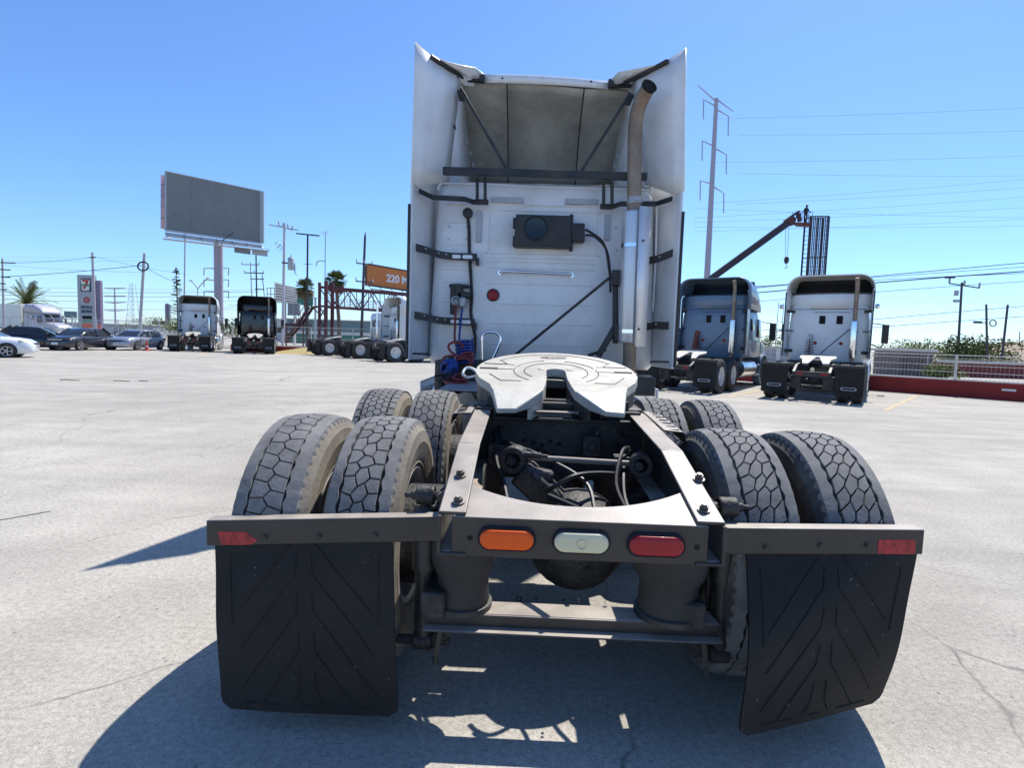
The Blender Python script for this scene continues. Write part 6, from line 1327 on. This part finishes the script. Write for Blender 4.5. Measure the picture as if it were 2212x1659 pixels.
# ------------------------------------------------------------------ foliage
def leaf_mat(n, a): return mat(n, a, .9, var=.45, scale=1.2, spec=.15)
leaf_g = leaf_mat('leaf_green', (.17, .20, .06)); leaf_d = leaf_mat('leaf_dark', (.085, .11, .035)); leaf_p = leaf_mat('palm_leaf', (.13, .15, .05)); leaf_dry = leaf_mat('palm_dry', (.26, .19, .10)); bark = mat('bark', (.16, .12, .09), .9, var=.3, bump=.4)
def bush(label, px, py, Y, w_, h_, mt, n, group='bushes beyond the red wall', name='bush'):
    h_ *= 1.35; c_ = AT(px, py, Y); o = V((c_.x, Y, 0)); o.z = gz(o.x); R = thing(name, label, 'bush', o, 0, group); m = MB(); rs = random.Random(int(px*7+py))
    blobs = [(rs.uniform(-.4, .4)*w_, rs.uniform(-.25, .25)*w_, rs.uniform(.35, .72)*h_, rs.uniform(.22, .36)*w_) for _ in range(9)]
    for i in range(n):
        b_ = rs.choice(blobs); d = V((rs.gauss(0, 1), rs.gauss(0, 1), rs.gauss(0, .8))); d = d.normalized()*b_[3]*rs.uniform(.55, 1.08); p = V((b_[0], b_[1], b_[2]))+V((d.x, d.y, d.z*.75*h_/w_*1.3))
        if p.z < .05: p.z = rs.uniform(.05, .4)
        s = rs.uniform(.05, .12)*max(1, h_/2.5); a_ = V((rs.gauss(0, 1), rs.gauss(0, 1), rs.gauss(0, .6))).normalized()*s; c2 = a_.cross(V((rs.gauss(0, 1), rs.gauss(0, 1), 1))).normalized()*s*.5
        m.quad(p-a_, p+c2, p+a_, p-c2)
    m.build('foliage', mt, R); part('stem', bark, R, lambda q: [q.cyl((0, 0, 0), (b_[0]*.8, b_[1]*.8, b_[2]), .05, .02, n=5) for b_ in blobs[:5]]); return R
bush('round dark green bush in front of the dark line pole', 2105, 770, 40, 4.2, 2.3, leaf_d, 2600)
bush('long light green shrub row left of the round dark bush', 2040, 768, 46, 6.0, 2.1, leaf_g, 2600)
bush('light green shrub just right of the white truck mirror', 1965, 766, 44, 5.5, 2.0, leaf_g, 2400)
bush('green scrub on the slope beside the leaning dark post', 2185, 790, 40, 5.0, 1.3, leaf_g, 1500)
bush('low grassy clump against the fence below the round bush', 2042, 800, 26, 1.6, .75, leaf_g, 900)
bush('green tree tops between the blue grey and white trucks', 1690, 745, 60, 9.0, 2.6, leaf_g, 2000)
bush('green shrubs between the white and black trucks on the left', 512, 722, 52, 4.5, 2.2, leaf_d, 1800, 'bushes behind the left trucks')
bush('distant green shrubs behind the silver sedan', 372, 716, 75, 10.0, 2.6, leaf_g, 2200, 'bushes behind the left trucks')
def fan_palm(label, px, py, Y, R_, trunk_px, dry=40):
    c_ = AT(px, py, Y); f = foot(c_, AT(*trunk_px, Y)); o = V((f.x, f.y, 0)); P = thing('fan_palm', label, 'palm tree', o, 0, 'fan palms'); t = c_-o
    part('trunk', bark, P, lambda m: m.tube([(0, 0, -.6), t*.35+V((.1, 0, 0)), t*.7, t], .26, 10, 4, r2=.20))
    rs = random.Random(int(px)); m = MB(); q = MB()
    for i in range(70+dry):
        dead = i >= 70; el = rs.uniform(-.45, 1.35) if not dead else rs.uniform(-1.45, -.5); az = rs.uniform(0, 6.283); L_ = R_*rs.uniform(.75, 1.1); d = V((math.cos(az)*math.cos(el), math.sin(az)*math.cos(el), math.sin(el)))
        if dead: L_ *= 1.15
        b_ = t+d*L_*.45; x, y, z = frame(d); mm = q if dead else m
        for k in range(9):
            a_ = (k-4)*.27; dv = (d*math.cos(a_)+x*math.sin(a_)); e = b_+dv*L_*.55+V((0, 0, -.12*L_*abs(a_))); w_ = y.cross(dv).normalized()*.05*R_/1.2
            mm.add([b_, b_+dv*L_*.3+w_, e, b_+dv*L_*.3-w_], [(0, 1, 2, 3)])
        mm.tube([t, b_], .018, 3)
    m.build('crown', leaf_p, P); q.build('dry_skirt', leaf_dry, P); return P
fan_palm('fan palm standing behind the black T shaped pole', 659, 620, 66, 1.35, (662, 700))
fan_palm('taller fan palm with dry skirt behind the footbridge tower', 727, 606, 68, 1.55, (731, 715), 70)
c_ = AT(58, 656, 70); o = V((c_.x, 70, 0)); DP = thing('date_palm', 'broad date palm with drooping fronds behind the road truck', 'palm tree', o); t = c_-o
part('trunk', bark, DP, lambda m: m.cyl((0, 0, -.6), t, .38, .34, n=12)); rs = random.Random(5); m = MB()
for i in range(58):
    az = rs.uniform(0, 6.283); el = rs.uniform(-.25, 1.3); L_ = rs.uniform(3.1, 4.3); P_ = []; d = V((math.cos(az)*math.cos(el), math.sin(az)*math.cos(el), math.sin(el)))
    for k in range(9): u = k/8; P_.append(t+d*L_*u+V((0, 0, -1.5*u*u*L_/3.4*math.cos(el))))
    m.tube(P_, .03, 4)
    for k in range(1, 9):
        dv = (P_[k]-P_[k-1]).normalized(); x, y, z = frame(dv)
        for j in range(3):
            b_ = P_[k-1]*(1-j/3)+P_[k]*(j/3)
            for s in (-1, 1):
                tip = b_+(dv*.5+x*s*.8+y*.25).normalized()*.62*(1-.5*k/9)-V((0, 0, .12)); m.add([b_, b_*.6+tip*.4+dv*.035, tip, b_*.6+tip*.4-dv*.035], [(0, 1, 2, 3)])
m.build('crown', leaf_p, DP)
# thin conifer
tp, lw = AT(380, 575, 55), AT(385, 715, 55); f = foot(tp, lw); o = V((f.x, f.y, 0)); PT = thing('thin_conifer', 'thin sparse conifer left of the white parked truck', 'tree', o); t = tp-o; part('trunk', bark, PT, lambda m: m.tube([(0, 0, -.6), t*.5, t], .10, 6, 3, r2=.03)); m = MB(); rs = random.Random(9)
for i in range(120):
    u = rs.uniform(.12, .97)**.9; b_ = t*u; az = rs.uniform(0, 6.283); L_ = (1-u)*.9+.22; d = V((math.cos(az), math.sin(az), rs.uniform(-.1, .35))); e = b_+d*L_; m.tube([b_, e], .014, 3)
    for k in range(14): p = b_*(1-k/13)+e*(k/13); a_ = V((rs.gauss(0, 1), rs.gauss(0, 1), rs.gauss(0, 1))).normalized()*.11; c2 = a_.cross(d).normalized()*.03; m.quad(p-a_, p+c2, p+a_, p-c2)
m.build('crown', leaf_d, PT)

# ------------------------------------------------------------------ wires
def wire(a, b, Y0, Y1, sag, label, r=.022, group='overhead wires'):
    p, q = AT(*a, Y0), AT(*b, Y1); o = V((p.x, p.y, p.z)); m = MB(); n = 24
    if b[0] > 2212: q = p+(q-p)*2.2; sag *= 2
    m.tube([p*(1-k/n)+q*(k/n)-o-V((0, 0, sag*4*(k/n)*(1-k/n))) for k in range(n+1)], r, 5); w_ = m.build('power_line', wire_m); w_.location = o
    return tag(w_, label, 'wire', group)
T1_ = 'long thin overhead wire rising to the right from the tall transmission pole'
for (x0, y0), (x1, y1) in (((1540, 256), (2330, 210)), ((1596, 291), (2330, 262)), ((1540, 350), (2330, 316)), ((1594, 374), (2330, 362)), ((1540, 438), (2330, 360)), ((1590, 441), (2330, 380)), ((1500, 470), (2330, 400)), ((1500, 480), (2330, 425)), ((1500, 450), (2330, 455)), ((1500, 500), (2330, 450)), ((1500, 490), (2330, 470))):
    wire((x0, y0), (x1, y1), 75, 95, .6, T1_, .015)
T2_ = 'dark overhead cable of the low bundle crossing behind the right hand trucks'
for (x0, y0), (x1, y1), r in (((1440, 642), (2330, 572), .03), ((1440, 636), (2330, 583), .02), ((1440, 650), (2330, 592), .045), ((1440, 630), (2330, 600), .02), ((1440, 668), (2330, 614), .02), ((1560, 723), (2330, 666), .02), ((1560, 735), (2330, 690), .02)):
    wire((x0, y0), (x1, y1), 42, 42, -.25, T2_, r)
part('splice_case', h_black, thing('splice_case', 'black splice case hanging on the low cable bundle above the white truck', 'cable box', AT(2052, 599, 41.7)), lambda m: m.cyl((-.35, 0, 0), (.35, 0, .03), .09, n=10))
T3_ = 'dark overhead wire strung behind the parked cars and station sign'
for (x0, y0), (x1, y1), Y, r in (((5, 568), (199, 556), 60, .02), ((-40, 600), (312, 572), 55, .03), ((199, 553), (400, 592), 60, .015), ((312, 575), (383, 610), 50, .02), ((-40, 630), (560, 630), 80, .03), ((-40, 636), (560, 641), 80, .03), ((-40, 648), (560, 650), 80, .02), ((-40, 618), (560, 626), 80, .015), ((120, 665), (560, 668), 80, .02), ((5, 572), (312, 588), 58, .012), ((440, 668), (720, 640), 70, .02), ((490, 660), (640, 640), 70, .02), ((-40, 555), (330, 555), 120, .015), ((-40, 562), (300, 563), 120, .015)):
    wire((x0, y0), (x1, y1), Y, Y, .15, T3_, r)
